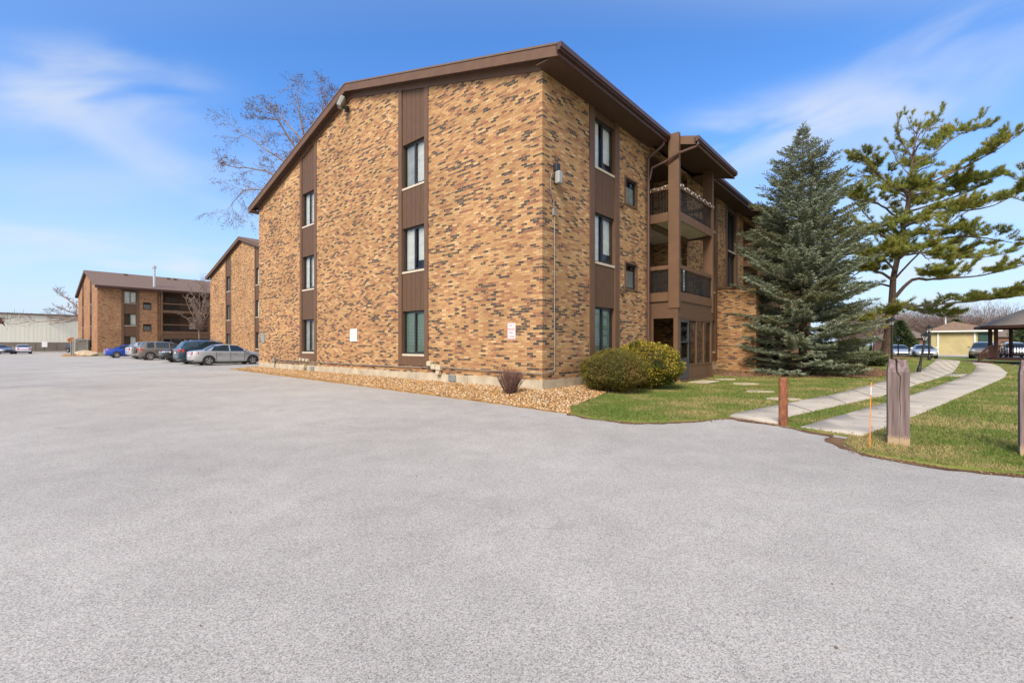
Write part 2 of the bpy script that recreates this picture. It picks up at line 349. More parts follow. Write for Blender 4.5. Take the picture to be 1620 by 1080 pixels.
# ------------------------------------------------------------------ frames
TH = R(48.5); CX, CY = .8, 12.15; cs, sn = math.cos(TH), math.sin(TH)
def tow(x, y): return (CX+x*cs-y*sn, CY+x*sn+y*cs)
def toloc(X, Y): X -= CX; Y -= CY; return (X*cs+Y*sn, -X*sn+Y*cs)
def gp(px, py, z=0):
    """where the ground ray of a photograph pixel lands"""
    t = F*(CH-z)/(py-HZ); return ((px-810)/F*t, t)
def sstep(a, b, x):
    t = min(1, max(0, (x-a)/(b-a))); return t*t*(3-2*t)
PINE = (25.0, 31.0)
def h(X, Y):
    lx, ly = toloc(X, Y)
    z = .6*math.exp(-((X-PINE[0])**2+(Y-PINE[1])**2)/(2*3.4**2))
    dx = max(0-lx, lx-40, 0); dy = max(0-ly, ly-19.4, 0); d = math.hypot(dx, dy)
    z += .15*(1-sstep(0, 2.1, d))
    return z

def sheet(name, poly, step, zoff, m, parent=None, skirt=.08, smooth=True, hf=None):
    hf = hf or h
    bm = bmesh.new(); vs = [bm.verts.new((p[0], p[1], 0)) for p in poly]
    es = [bm.edges.new((vs[i], vs[(i+1) % len(vs)])) for i in range(len(vs))]
    bmesh.ops.triangle_fill(bm, edges=es, use_beauty=True)
    xs = [p[0] for p in poly]; ys = [p[1] for p in poly]
    for ax, lo, hi in ((0, min(xs), max(xs)), (1, min(ys), max(ys))):
        t = math.floor(lo/step)*step+step
        while t < hi:
            co = (t,0,0) if ax == 0 else (0,t,0); no = (1,0,0) if ax == 0 else (0,1,0)
            bmesh.ops.bisect_plane(bm, geom=bm.verts[:]+bm.edges[:]+bm.faces[:], plane_co=co, plane_no=no); t += step
    bmesh.ops.remove_doubles(bm, verts=bm.verts, dist=.0005)
    for f in bm.faces:
        if f.normal.z < 0: f.normal_flip()
    be = [e for e in bm.edges if e.is_boundary]
    for v in bm.verts: v.co.z = hf(v.co.x, v.co.y)+zoff
    if skirt:
        r = bmesh.ops.extrude_edge_only(bm, edges=be)
        for g in r['geom']:
            if isinstance(g, bmesh.types.BMVert): g.co.z -= skirt
    me = bpy.data.meshes.new(name); bm.to_mesh(me); bm.free(); me.materials.append(m)
    me.polygons.foreach_set('use_smooth', [smooth]*len(me.polygons))
    o = bpy.data.objects.new(name, me); col.objects.link(o)
    if parent: o.parent = parent
    return o
def wob(pts, amp=.04, seg=.25):
    """densify a closed outline and make it slightly ragged"""
    out = []
    for i in range(len(pts)):
        a, b = Vector(pts[i]), Vector(pts[(i+1) % len(pts)]); n = max(1, min(60, int((b-a).length/seg)))
        d = (b-a); nn = Vector((-d.y, d.x)).normalized() if d.length > 0 else Vector((0,0))
        for k in range(n):
            p = a+d*k/n; q = mnoise.noise(Vector((p.x*2.3, p.y*2.3, 3)))*amp*1.6 + random.uniform(-amp, amp)*.4
            out.append(tuple(p+nn*q) if k else tuple(p))
    return out
def inpoly(x, y, poly):
    c = False; j = len(poly)-1
    for i in range(len(poly)):
        if (poly[i][1] > y) != (poly[j][1] > y) and x < (poly[j][0]-poly[i][0])*(y-poly[i][1])/(poly[j][1]-poly[i][1])+poly[i][0]: c = not c
        j = i
    return c

# ------------------------------------------------------------------ ground materials
def asphalt_mat():
    m, nt, N, L, P = nmat('old_asphalt')
    tc = N.new('ShaderNodeTexCoord'); o = tc.outputs['Object']
    def noi(s, d=4, r=.5):
        n = N.new('ShaderNodeTexNoise'); n.inputs['Scale'].default_value = s; n.inputs['Detail'].default_value = d; n.inputs['Roughness'].default_value = r; L.new(o, n.inputs['Vector']); return n.outputs['Fac']
    v = N.new('ShaderNodeTexVoronoi'); v.inputs['Scale'].default_value = 165; L.new(o, v.inputs['Vector'])
    sc_ = N.new('ShaderNodeSeparateColor'); L.new(v.outputs['Color'], sc_.inputs[0])
    agg = math_n(N, L, 'ADD', math_n(N, L, 'MULTIPLY', sc_.outputs[0], .62), math_n(N, L, 'MULTIPLY', noi(80, 3, .8), .40))
    cr = N.new('ShaderNodeValToRGB'); e = cr.color_ramp.elements
    e[0].position = .14; e[0].color = (.155,.145,.135,1); e[1].position = .86; e[1].color = (.50,.475,.435,1)
    x = e.new(.34); x.color = (.30,.283,.258,1); L.new(agg, cr.inputs[0])
    big = N.new('ShaderNodeMapRange'); big.inputs[1].default_value = .35; big.inputs[2].default_value = .68; big.inputs[3].default_value = .88; big.inputs[4].default_value = 1.1; L.new(noi(.28, 6, .55), big.inputs[0])
    mid = N.new('ShaderNodeMapRange'); mid.inputs[1].default_value = .3; mid.inputs[2].default_value = .7; mid.inputs[3].default_value = .93; mid.inputs[4].default_value = 1.06; L.new(noi(2.2, 5, .6), mid.inputs[0])
    stn = N.new('ShaderNodeMapRange'); stn.inputs[1].default_value = .64; stn.inputs[2].default_value = .74; stn.inputs[3].default_value = 1; stn.inputs[4].default_value = .78; L.new(noi(.9, 6, .6), stn.inputs[0])
    s = math_n(N, L, 'MULTIPLY', math_n(N, L, 'MULTIPLY', big.outputs[0], mid.outputs[0]), stn.outputs[0])
    # hairline cracks, broken up
    wv = N.new('ShaderNodeTexVoronoi'); wv.feature = 'DISTANCE_TO_EDGE'; wv.inputs['Scale'].default_value = .17
    nd = N.new('ShaderNodeTexNoise'); nd.inputs['Scale'].default_value = 1.4; nd.inputs['Detail'].default_value = 5; L.new(o, nd.inputs['Vector'])
    ad = N.new('ShaderNodeVectorMath'); ad.operation = 'MULTIPLY_ADD'; L.new(nd.outputs['Color'], ad.inputs[0]); ad.inputs[1].default_value = (.9,.9,.9); L.new(o, ad.inputs[2]); L.new(ad.outputs[0], wv.inputs['Vector'])
    ck = N.new('ShaderNodeMapRange'); ck.inputs[1].default_value = .0; ck.inputs[2].default_value = .0035; ck.inputs[3].default_value = 1; ck.inputs[4].default_value = 0; L.new(wv.outputs['Distance'], ck.inputs[0])
    gate = N.new('ShaderNodeMapRange'); gate.inputs[1].default_value = .52; gate.inputs[2].default_value = .6; L.new(noi(.5, 2), gate.inputs[0])
    s = math_n(N, L, 'MULTIPLY', s, math_n(N, L, 'SUBTRACT', 1.0, math_n(N, L, 'MULTIPLY', math_n(N, L, 'MULTIPLY', ck.outputs[0], gate.outputs[0]), .24)))
    vm = N.new('ShaderNodeVectorMath'); vm.operation = 'SCALE'; L.new(cr.outputs[0], vm.inputs[0]); L.new(s, vm.inputs['Scale']); L.new(vm.outputs[0], P.inputs['Base Color'])
    P.inputs['Roughness'].default_value = .88; P.inputs['Specular IOR Level'].default_value = .3
    b = N.new('ShaderNodeBump'); b.inputs['Strength'].default_value = .55; b.inputs['Distance'].default_value = .006; L.new(agg, b.inputs['Height']); L.new(b.outputs[0], P.inputs['Normal'])
    return m
def ground_mat(name, c1, c2, c3, s1=1.0, s2=30, bump=.6):
    m, nt, N, L, P = nmat(name)
    tc = N.new('ShaderNodeTexCoord'); o = tc.outputs['Object']
    n = N.new('ShaderNodeTexNoise'); n.inputs['Scale'].default_value = s1; n.inputs['Detail'].default_value = 7; n.inputs['Roughness'].default_value = .6; L.new(o, n.inputs['Vector'])
    f = N.new('ShaderNodeTexNoise'); f.inputs['Scale'].default_value = s2; f.inputs['Detail'].default_value = 5; f.inputs['Roughness'].default_value = .7; L.new(o, f.inputs['Vector'])
    a = math_n(N, L, 'ADD', math_n(N, L, 'MULTIPLY', n.outputs['Fac'], .65), math_n(N, L, 'MULTIPLY', f.outputs['Fac'], .35))
    cr = N.new('ShaderNodeValToRGB'); e = cr.color_ramp.elements; e[0].position = .36; e[0].color = c1+(1,); e[1].position = .64; e[1].color = c3+(1,); x = e.new(.5); x.color = c2+(1,)
    L.new(a, cr.inputs[0]); L.new(cr.outputs[0], P.inputs['Base Color']); P.inputs['Roughness'].default_value = .95; P.inputs['Specular IOR Level'].default_value = .15
    b = N.new('ShaderNodeBump'); b.inputs['Strength'].default_value = bump; b.inputs['Distance'].default_value = .03; L.new(f.outputs['Fac'], b.inputs['Height']); L.new(b.outputs[0], P.inputs['Normal'])
    return m
M['asphalt'] = asphalt_mat()
M['lawn'] = ground_mat('lawn', (.075,.12,.02), (.12,.155,.03), (.29,.225,.09), .8, 40)
M['field'] = ground_mat('field', (.07,.10,.03), (.11,.12,.04), (.18,.16,.07), .05, 3)
M['mulch'] = ground_mat('mulch', (.09,.05,.03), (.16,.09,.05), (.26,.16,.09), 2.5, 30, 1)
M['bedsoil'] = ground_mat('bed_soil', (.18,.10,.04), (.28,.16,.065), (.36,.24,.12), 3, 45, 1)
M['far_asphalt'] = mat('far_asphalt', (.13,.135,.145), .9, var=.12, scale=.5)
M['path'] = mat('concrete_path', (.40,.355,.29), .9, var=.11, scale=1.7, bump=.3, bscale=60)
M['grass'] = island_mat('grass_blades', [(.065,.125,.012),(.10,.17,.02),(.145,.195,.035),(.30,.26,.10)], .8, .7, (.38,.29,.13), (.47,.60), .25)
M['gravel'] = island_mat('gravel_stones', [(.20,.10,.04),(.36,.19,.06),(.46,.26,.09),(.38,.22,.10),(.66,.56,.40),(.26,.13,.05)], .8)
M['chips'] = island_mat('mulch_chips', [(.08,.045,.03),(.20,.115,.06),(.30,.19,.11),(.14,.075,.04)], .9)

# ------------------------------------------------------------------ ground sheets
g = MB(); g.face([(-1500,-1500,-.05),(1500,-1500,-.05),(1500,1500,-.05),(-1500,1500,-.05)])
tag(g.build('ground', M['field']), kind='structure')
lot = [(-130,-40),(60,-40),(60,16),(18,10),(10,30),(20,60),(-20,90),(-10,150),(-160,150),(-160,-40)]
tag(sheet('parking_lot', lot, 400, 0, M['asphalt'], skirt=0, hf=lambda x,y: 0), kind='structure')
lawn_px = [(904,645),(963,624),(995,618),(1028,609.5),(1077,602)]
lawnp = [gp(903,655), gp(903,645), gp(963,625), gp(995,618.5), gp(1028,611), tow(6.3,-1.3), tow(10.2,-1.3), tow(10.4,-.02), tow(60,-.02), (58,46), (95,44), (60,-2), (9,2.6), gp(1620,752), gp(1500,741), gp(1420,728), gp(1362,717), gp(1335,703), gp(1345,692), gp(1270,680), gp(1240,673), gp(1155,660), gp(1100,666), gp(1050,669), gp(1000,668.5), gp(940,663)]
tag(sheet('lawn', wob(lawnp, .045, .3), .8, .028, M['lawn'], skirt=.1), kind='structure')
# gravel bed round the near corner (local frame points)
bed = [tow(-.75,21.5), tow(-.75,20.6), tow(-1.0,17), tow(-1.3,11), tow(-1.55,6), tow(-1.75,3), tow(-1.95,0), gp(903,655), gp(903,645), gp(963,624), gp(995,617.5), gp(1028,609.8), tow(6.35,-1.28), tow(6.35,.05), tow(-.0,.05), tow(.05,.0), tow(.05,19.4), tow(3,19.45), tow(3,21.5)]
bedw = wob(bed, .05, .3)
tag(sheet('gravel_bed', bedw, .5, .022, M['bedsoil'], skirt=.1), kind='structure')
# paths
p1 = [(1155,660),(1160,657),(1235,641.5),(1317,625.8),(1370,612),(1416,599),(1450,589),(1478,581.7),(1487,576.5),(1494,574.6),(1509,575.6),(1516,577.6),(1519,581.7),(1506,591),(1482,600),(1453,608.5),(1416.6,622.6),(1370,634),(1317,646),(1248,662),(1232,672)]
p2 = [(1267,678.5),(1311,665),(1360,651),(1416.6,635),(1453,622.6),(1506,603.7),(1538,591),(1544,584.8),(1531.5,578.5),(1500,575.0),(1504,573.6),(1535,575.0),(1553.5,578.0),(1582,584.8),(1594,591),(1588,599),(1557,613),(1506,635),(1453,658),(1416.6,673),(1361.5,693)]
def pathsheet(name, px):
    return tag(sheet(name, [gp(*p) for p in px], .8, .04, M['path'], skirt=.05), kind='structure')
pathsheet('path', p1); pathsheet('path', p2)
pathsheet('path', [(1490,595.5),(1504,591.8),(1531,592.4),(1522,596.6)])
# control joints in the paths: thin dark strips
def joints(name, left, right, n):
    mb = MB()
    def at(poly, t):
        L_ = [0]
        for i in range(1, len(poly)): L_.append(L_[-1]+math.dist(poly[i-1], poly[i]))
        s = t*L_[-1]
        for i in range(1, len(poly)):
            if s <= L_[i]:
                u = (s-L_[i-1])/(L_[i]-L_[i-1]); return tuple(poly[i-1][k]+(poly[i][k]-poly[i-1][k])*u for k in (0,1))
        return poly[-1]
    for i in range(1, n):
        a = at(left, i/n); b = at(right, i/n)
        q = []
        d = Vector((b[0]-a[0], b[1]-a[1])); nn = Vector((-d.y, d.x)).normalized()*.008
        K = 4
        for k in range(K):
            s0 = Vector(a)+d*(k/K); s1 = Vector(a)+d*((k+1)/K)
            f = [s0-nn, s1-nn, s1+nn, s0+nn]
            mb.face([(v.x, v.y, h(v.x, v.y)+.0445) for v in f])
    return tag(mb.build(name, M['gap']), kind='structure')
gl = lambda px: [gp(*p) for p in px]
joints('path_joints', gl(p1[1:10]), gl(p1[:11:-1]), 15)
joints('path_joints', gl(p2[0:10]), gl(p2[:10:-1]), 18)
# mulch under the trees
def blob(cx, cy, rx, ry, n=28, a=.12):
    return [(cx+math.cos(t)*rx*(1+a*math.sin(3*t+cx)), cy+math.sin(t)*ry*(1+a*math.cos(2*t+cy))) for t in (2*math.pi*i/n for i in range(n))]
mulch1 = [tow(10.3,-.01), tow(10.3,-1.0), tow(11.2,-2.0), tow(12.4,-3.6), tow(14.3,-6.0), tow(17,-6.7), tow(20,-6.3), tow(23,-5.6), tow(26,-4.2), tow(28,-.01)]
mulch1w = wob(mulch1, .08, .4)
tag(sheet('mulch_bed', mulch1w, .8, .036, M['mulch'], skirt=.06), kind='structure')
tag(sheet('mulch_bed', wob(blob(PINE[0]-.6, PINE[1]+.2, 3.0, 2.4), .08, .4), .6, .038, M['mulch'], skirt=.06), kind='structure')
tag(sheet('mulch_bed', wob(blob(17.9, 24.9, 1.7, 1.2), .08, .4), .6, .038, M['mulch'], skirt=.06), kind='structure')
# far parking area on the right
tag(sheet('far_parking_lot', [(26,44.5),(62,42.6),(120,42),(130,58),(80,57),(24,56)], 400, .012, M['far_asphalt'], skirt=0, hf=lambda x,y: .0), kind='structure')
# strip of turf and beds by the farther blocks
def strip(name, pts, m, z=.03): return tag(sheet(name, wob([tow(*p) for p in pts], .05, .6), 3, z, m, skirt=.08, hf=lambda x,y: 0), kind='structure')
strip('gravel_bed', [(5.9,31.0),(6.6,31.0),(6.6,51.6),(5.9,51.6)], M['bedsoil'])
strip('turf_strip', [(-1.9,68.2),(7,68.2),(7,69.9),(-1.9,69.9)], M['lawn'], .032)
strip('gravel_bed', [(-4.2,69.2),(-2.0,68.1),(-1.9,70),(-.7,70),(-.7,90),(-2.5,90),(-3,80)], M['bedsoil'], .028)

# ------------------------------------------------------------------ scatter: stones, grass, chips
def poly_sample(poly, n, dens=None):
    a = np.array(poly); x0, y0 = a.min(0); x1, y1 = a.max(0); out = []
    P = a; Q = np.roll(a, 1, axis=0)
    while len(out) < n:
        p = rng.uniform((x0,y0), (x1,y1), (n, 2)); x, y = p[:,0], p[:,1]
        c = np.zeros(n, bool)
        for (px_, py_), (qx, qy) in zip(P, Q):
            if py_ == qy: continue
            k = ((py_ > y) != (qy > y)) & (x < (qx-px_)*(y-py_)/(qy-py_)+px_); c ^= k
        p = p[c]
        if dens is not None: p = p[rng.uniform(0,1,len(p)) < dens(p[:,0], p[:,1])]
        out += p.tolist()
        if not len(p): break
    return np.array(out[:n])
def stones(name, poly, n, smin, smax, m, zoff, dens=None, flat=.6, k=None):
    P = poly_sample(poly, n, dens); n = len(P)
    base = np.array([(1,0,0),(0,1,0),(-1,0,0),(0,-1,0),(0,0,1),(0,0,-.6)], float)
    fc = [(0,1,4),(1,2,4),(2,3,4),(3,0,4),(1,0,5),(2,1,5),(3,2,5),(0,3,5)]
    s = rng.uniform(smin, smax, (n,1,1)); V = base[None]*rng.uniform(.6,1.25,(n,6,1))*s*np.array((1,rng.uniform(.7,1),flat))[None,None]
    a = rng.uniform(0, 6.28, n); ca, sa = np.cos(a), np.sin(a)
    X = V[:,:,0]*ca[:,None]-V[:,:,1]*sa[:,None]; Y = V[:,:,0]*sa[:,None]+V[:,:,1]*ca[:,None]
    z = np.array([h(x, y) for x, y in P])+zoff+rng.uniform(0,.012,n)
    W = np.stack([X+P[:,0:1], Y+P[:,1:2], V[:,:,2]+z[:,None]], -1)
    me = bpy.data.meshes.new(name)
    faces = (np.array(fc)[None]+(np.arange(n)*6)[:,None,None]).reshape(-1,3)
    me.vertices.add(n*6); me.vertices.foreach_set('co', W.astype(np.float32).ravel())
    me.loops.add(len(faces)*3); me.loops.foreach_set('vertex_index', faces.astype(np.int32).ravel())
    me.polygons.add(len(faces)); me.polygons.foreach_set('loop_start', np.arange(0, len(faces)*3, 3, dtype=np.int32))
    me.update(calc_edges=True); me.materials.append(m)
    o = bpy.data.objects.new(name, me); col.objects.link(o); return tag(o, kind='stuff')
o = stones('gravel', bedw, 30000, .016, .042, M['gravel'], .024); tag(o, 'loose tan and white gravel stones round the base of the brick block', 'gravel')
o = stones('wood_chips', mulch1w, 7000, .03, .07, M['chips'], .038, flat=.25); tag(o, 'brown wood chips and fallen leaves under the spruce', 'mulch')
paths_w = [[gp(*p) for p in q] for q in (p1, p2)]
def blades(name, poly, n, hgt, wid, dens, avoid=()):
    P = poly_sample(poly, n, dens)
    keep = np.array([not any(inpoly(x, y, q) for q in avoid) for x, y in P]); P = P[keep]; n = len(P)
    a = rng.uniform(0, 6.28, n); z = np.array([h(x, y) for x, y in P])+.026
    d = np.hypot(P[:,0], P[:,1]); s = 1+np.clip((d-6)/18, 0, 1.6)
    hh = rng.uniform(.5,1,n)*hgt*np.minimum(s, 1.25); ww = wid*s*rng.uniform(.7,1.2,n)
    lean = rng.normal(0, .6, (n,2))*hh[:,None]
    ax = np.stack([np.cos(a), np.sin(a)], 1)*ww[:,None]/2
    V = np.zeros((n,3,3)); V[:,0,:2] = P-ax; V[:,1,:2] = P+ax; V[:,0,2] = z; V[:,1,2] = z; V[:,2,:2] = P+lean; V[:,2,2] = z+hh
    return tri_mesh(name, V, M['grass'])
nearp = [p for p in lawnp]
lawnw = wob(lawnp, .03, .4)
bld = [tow(x, y) for x, y in ((-.1,.0),(41,0),(41,19),(-.1,19))]
o = blades('grass', lawnw, 230000, .045, .010, lambda x, y: np.where(y < 40, np.clip((7/np.maximum(np.hypot(x,y),5))**2.0, .004, 1), 0), avoid=paths_w+[mulch1])
tag(o, 'short patchy spring grass beside the concrete paths', 'grass', kind='stuff')
# ragged litter line where asphalt meets lawn
edge = []
for a, b in zip([(903,656),(1000,670),(1100,667),(1155,661.5),(1240,674.5),(1335,704.5),(1362,718.5),(1420,729.5),(1620,754)], [(1000,670),(1100,667),(1155,661.5),(1240,674.5),(1270,681),(1362,718.5),(1420,729.5),(1620,754),(1700,762)]):
    edge.append((gp(*a), gp(*b)))
litter = []
for a, b in edge:
    for k in range(int(170*math.dist(a, b))):
        t = random.random(); litter.append((a[0]+(b[0]-a[0])*t+random.gauss(0,.05), a[1]+(b[1]-a[1])*t+random.gauss(0,.06)))
_ps = poly_sample
poly_sample = lambda *a, **k: np.array(litter)
o = stones('leaf_litter', None, 1, .007, .020, M['chips'], .004); poly_sample = _ps
pts_ = [gp(*q) for q in ((896,657),(940,664),(1000,670.5),(1050,671),(1100,668),(1155,662.5),(1240,676),(1270,683),(1345,695),(1332,704),(1361,719.5),(1420,731),(1500,744.5),(1620,756),(1760,770))]
inn_ = [(x_+.0, y_+.35) for x_, y_ in pts_]
se = sheet('soil_edge', wob(pts_+inn_[::-1], .065, .12), 1.0, .006, M['mulch'], skirt=0, hf=lambda x, y: 0); tag(se, kind='structure')
tag(o, 'dark grit and leaf litter along the edge of the asphalt', 'litter')
o = stones('fallen_leaves', lawnp, 1500, .012, .030, M['chips'], .05, dens=lambda x, y: np.clip((8/np.maximum(np.hypot(x,y),6))**2, .01, 1)*(y < 30), flat=.2)
tag(o, 'small brown fallen leaves scattered over the lawn', 'leaves')
o = stones('fallen_leaves', bedw, 1400, .015, .035, M['chips'], .06, flat=.25)
tag(o, 'dry brown leaves caught among the gravel of the bed', 'leaves')
# crumbs on the open lot
P = [(random.uniform(-14,9), random.uniform(2.0,16)) for _ in range(420)]
P = [p for p in P if toloc(*p)[0] < -2 and not inpoly(p[0], p[1], lawnp)]
poly_sample = lambda *a, **k: np.array(P)
o = stones('grit', None, 1, .003, .010, M['chips'], .001); poly_sample = _ps
tag(o, 'scattered grit and stone crumbs on the asphalt', 'grit')

# ------------------------------------------------------------------ brick blocks
def wall2d(mb, poly, holes, f3, depth=.22, top=None):
    """polygon in (u,z) with rectangular holes, mapped to space by f3(u,z,d); d = depth into the wall"""
    bm = bmesh.new(); bm.faces.new([bm.verts.new((p[0], p[1], 0)) for p in poly])
    us = sorted({x for q in holes for x in q[:2]}); zs = sorted({x for q in holes for x in q[2:4]})
    for ax, vals in ((0, us), (1, zs)):
        for t in vals:
            bmesh.ops.bisect_plane(bm, geom=bm.verts[:]+bm.edges[:]+bm.faces[:], plane_co=(t,0,0) if ax == 0 else (0,t,0), plane_no=(1,0,0) if ax == 0 else (0,1,0))
    for f in bm.faces:
        c = f.calc_center_median()
        if any(q[0] < c.x < q[1] and q[2] < c.y < q[3] for q in holes): continue
        mb.face([f3(v.co.x, v.co.y, 0) for v in f.verts])
    bm.free()
    for (a, b, c, d) in holes:
        for (p, q) in (((a,c),(b,c)),((b,c),(b,d)),((b,d),(a,d)),((a,d),(a,c))):
            if top: p = (p[0], min(p[1], top(p[0])-.01)); q = (q[0], min(q[1], top(q[0])-.01))
            mb.face([f3(*p,0), f3(*q,0), f3(*q,depth), f3(*p,depth)])
_cache = {}
def curtain_mesh(x0, x1, z0, z1, name, m, amp=.018):
    mb = MB(); n = max(2, int((x1-x0)/.045)); 
    for i in range(n):
        a = x0+(x1-x0)*i/n; b = x0+(x1-x0)*(i+1)/n
        ya = .0 if i % 2 else amp; yb = amp if i % 2 else .0
        mb.face([(a,ya,z0),(b,yb,z0),(b,yb,z1),(a,ya,z1)])
    return mb
def blind_mesh(x0, x1, z0, z1):
    mb = MB(); z = z0
    while z < z1-.05:
        mb.face([(x0,0,z),(x1,0,z),(x1,-.025,z+.042),(x0,-.025,z+.042)]); z += .05
    return mb
def make_window(parent, w, hh, loc, rz, style='curtain', sill=True):
    """faces -y in its own frame, origin at the lower left front corner of the frame"""
    key = (round(w,2), round(hh,2), style, sill)
    if key in _cache:
        o = copy_tree(_cache[key], parent)
    else:
        fr = MB(); t = .05
        fr.box(0, t, 0, .07, 0, hh); fr.box(w-t, w, 0, .07, 0, hh); fr.box(t, w-t, 0, .07, 0, t); fr.box(t, w-t, 0, .07, hh-t, hh)
        if w > .9:
            fr.box(w*.5-.03, w*.5+.03, -.012, .05, t, hh-t)
            fr.box(w*.5+.03, w-t, -.008, .03, t, t+.035); fr.box(w*.5+.03, w-t, -.008, .03, hh-t-.035, hh-t)
        o = fr.build('window', M['frame'], parent)
        g_ = MB(); g_.face([(t,.04,t),(w-t,.04,t),(w-t,.04,hh-t),(t,.04,hh-t)]); g_.build('pane', M['glass'], o)
        if sill: MB().box(-.02, w+.02, -.10, .05, -.07, -.003).build('sill', M['sill'], o)
        bk = MB(); bk.box(-.03, w+.03, .45, .5, -.03, hh+.03); bk.box(-.03, -.005, .08, .45, -.03, hh+.03); bk.box(w+.005, w+.03, .08, .45, -.03, hh+.03); bk.box(-.03, w+.03, .08, .45, hh+.005, hh+.03); bk.box(-.03,w+.03,.08,.45,-.03,-.005)
        bk.build('room', M['room'], o)
        if style == 'blind': c = blind_mesh(.03, w-.03, .03, hh-.03).build('blind', M['blind'], o)
        elif style == 'small': c = blind_mesh(.03, w-.03, .03, hh-.2).build('blind', M['curtain_dim'], o)
        elif style == 'half': c = curtain_mesh(w*.5, w-.04, .03, hh-.03, 'curtain', M['curtain']).build('curtain', M['curtain'], o)
        elif style == 'both':
            c = curtain_mesh(w*.5, w-.04, .03, hh-.03, 'curtain', None).build('curtain', M['curtain'], o); c2 = curtain_mesh(.04, w*.48, .03, hh-.03, 'curtain', None).build('curtain', M['curtain_dim'], o); c2.location = (0,.085,0)
        elif style == 'open': c = curtain_mesh(w*.08, w*.3, .03, hh-.03, 'curtain', M['curtain_dim']).build('curtain', M['curtain_dim'], o)
        elif style == 'split':
            mb = curtain_mesh(.03, w*.42, .03, hh-.03, 'c', None); m2_ = curtain_mesh(w*.55, w-.03, .35, hh-.03, 'c', None)
            n = len(mb.v); mb.v += m2_.v; mb.f += [tuple(i+n for i in f) for f in m2_.f]; c = mb.build('curtain', M['curtain'], o)
        else: c = curtain_mesh(.03, w-.03, .03, hh-.03, 'curtain', M['curtain_dim'] if style == 'dim' else M['curtain']).build('curtain', M['curtain_dim'] if style == 'dim' else M['curtain'], o)
        c.location = (0,.085,0)
        _cache[key] = o
    o.location = loc; o.rotation_euler = (0,0,rz); return o

def column(bld, W_, fmap, rz, u0, u1, z0, ztop, wins, styles, trim=.2, flip=False, far=False):
    """brown board strip from z0 to ztop(u); wins = list of z ranges. fmap(u,z,d) -> building coordinates. flip: u runs along -x of the window frame"""
    tr = MB(); zt = lambda u: ztop(u)
    def bx(mb, a, b, c, d, e, f):     # box u a..b, z c..d, depth e..f, top may slope
        p = [fmap(a,c,e), fmap(b,c,e), fmap(b,d(b) if callable(d) else d,e), fmap(a,d(a) if callable(d) else d,e)]
        q = [fmap(a,c,f), fmap(b,c,f), fmap(b,d(b) if callable(d) else d,f), fmap(a,d(a) if callable(d) else d,f)]
        mb.face(p); mb.face(q[::-1])
        for i in range(4):
            j = (i+1) % 4; mb.face([p[i], q[i], q[j], p[j]])
    bx(tr, u0, u0+trim, z0, zt, -.03, .16); bx(tr, u1-trim, u1, z0, zt, -.03, .16)
    bx(tr, u0+trim, u1-trim, z0, wins[0][0]-.07, -.028, .1)
    a0, a1 = u0+trim, u1-trim
    edges = [(wins[i][1], wins[i+1][0]-.07) for i in range(len(wins)-1)] + [(wins[-1][1], zt)]
    nb = 2 if far else max(4, round((a1-a0)/.26)); bw = (a1-a0)/nb
    for (c, d) in edges:
        si = MB(); bx(si, a0, a1, c, d, .03, .1)
        for k in range(nb): bx(si, a0+k*bw+.006, a0+(k+1)*bw-.006, c, d, .012, .03)
        si.build('siding', M['siding'], bld)
    tr.build('trim', M['trim'], bld)
    for (c, d), st in zip(wins, styles):
        u = a1 if flip else a0
        loc = fmap(u, c, .09)
        make_window(bld, a1-a0, d-c, loc, rz, st)

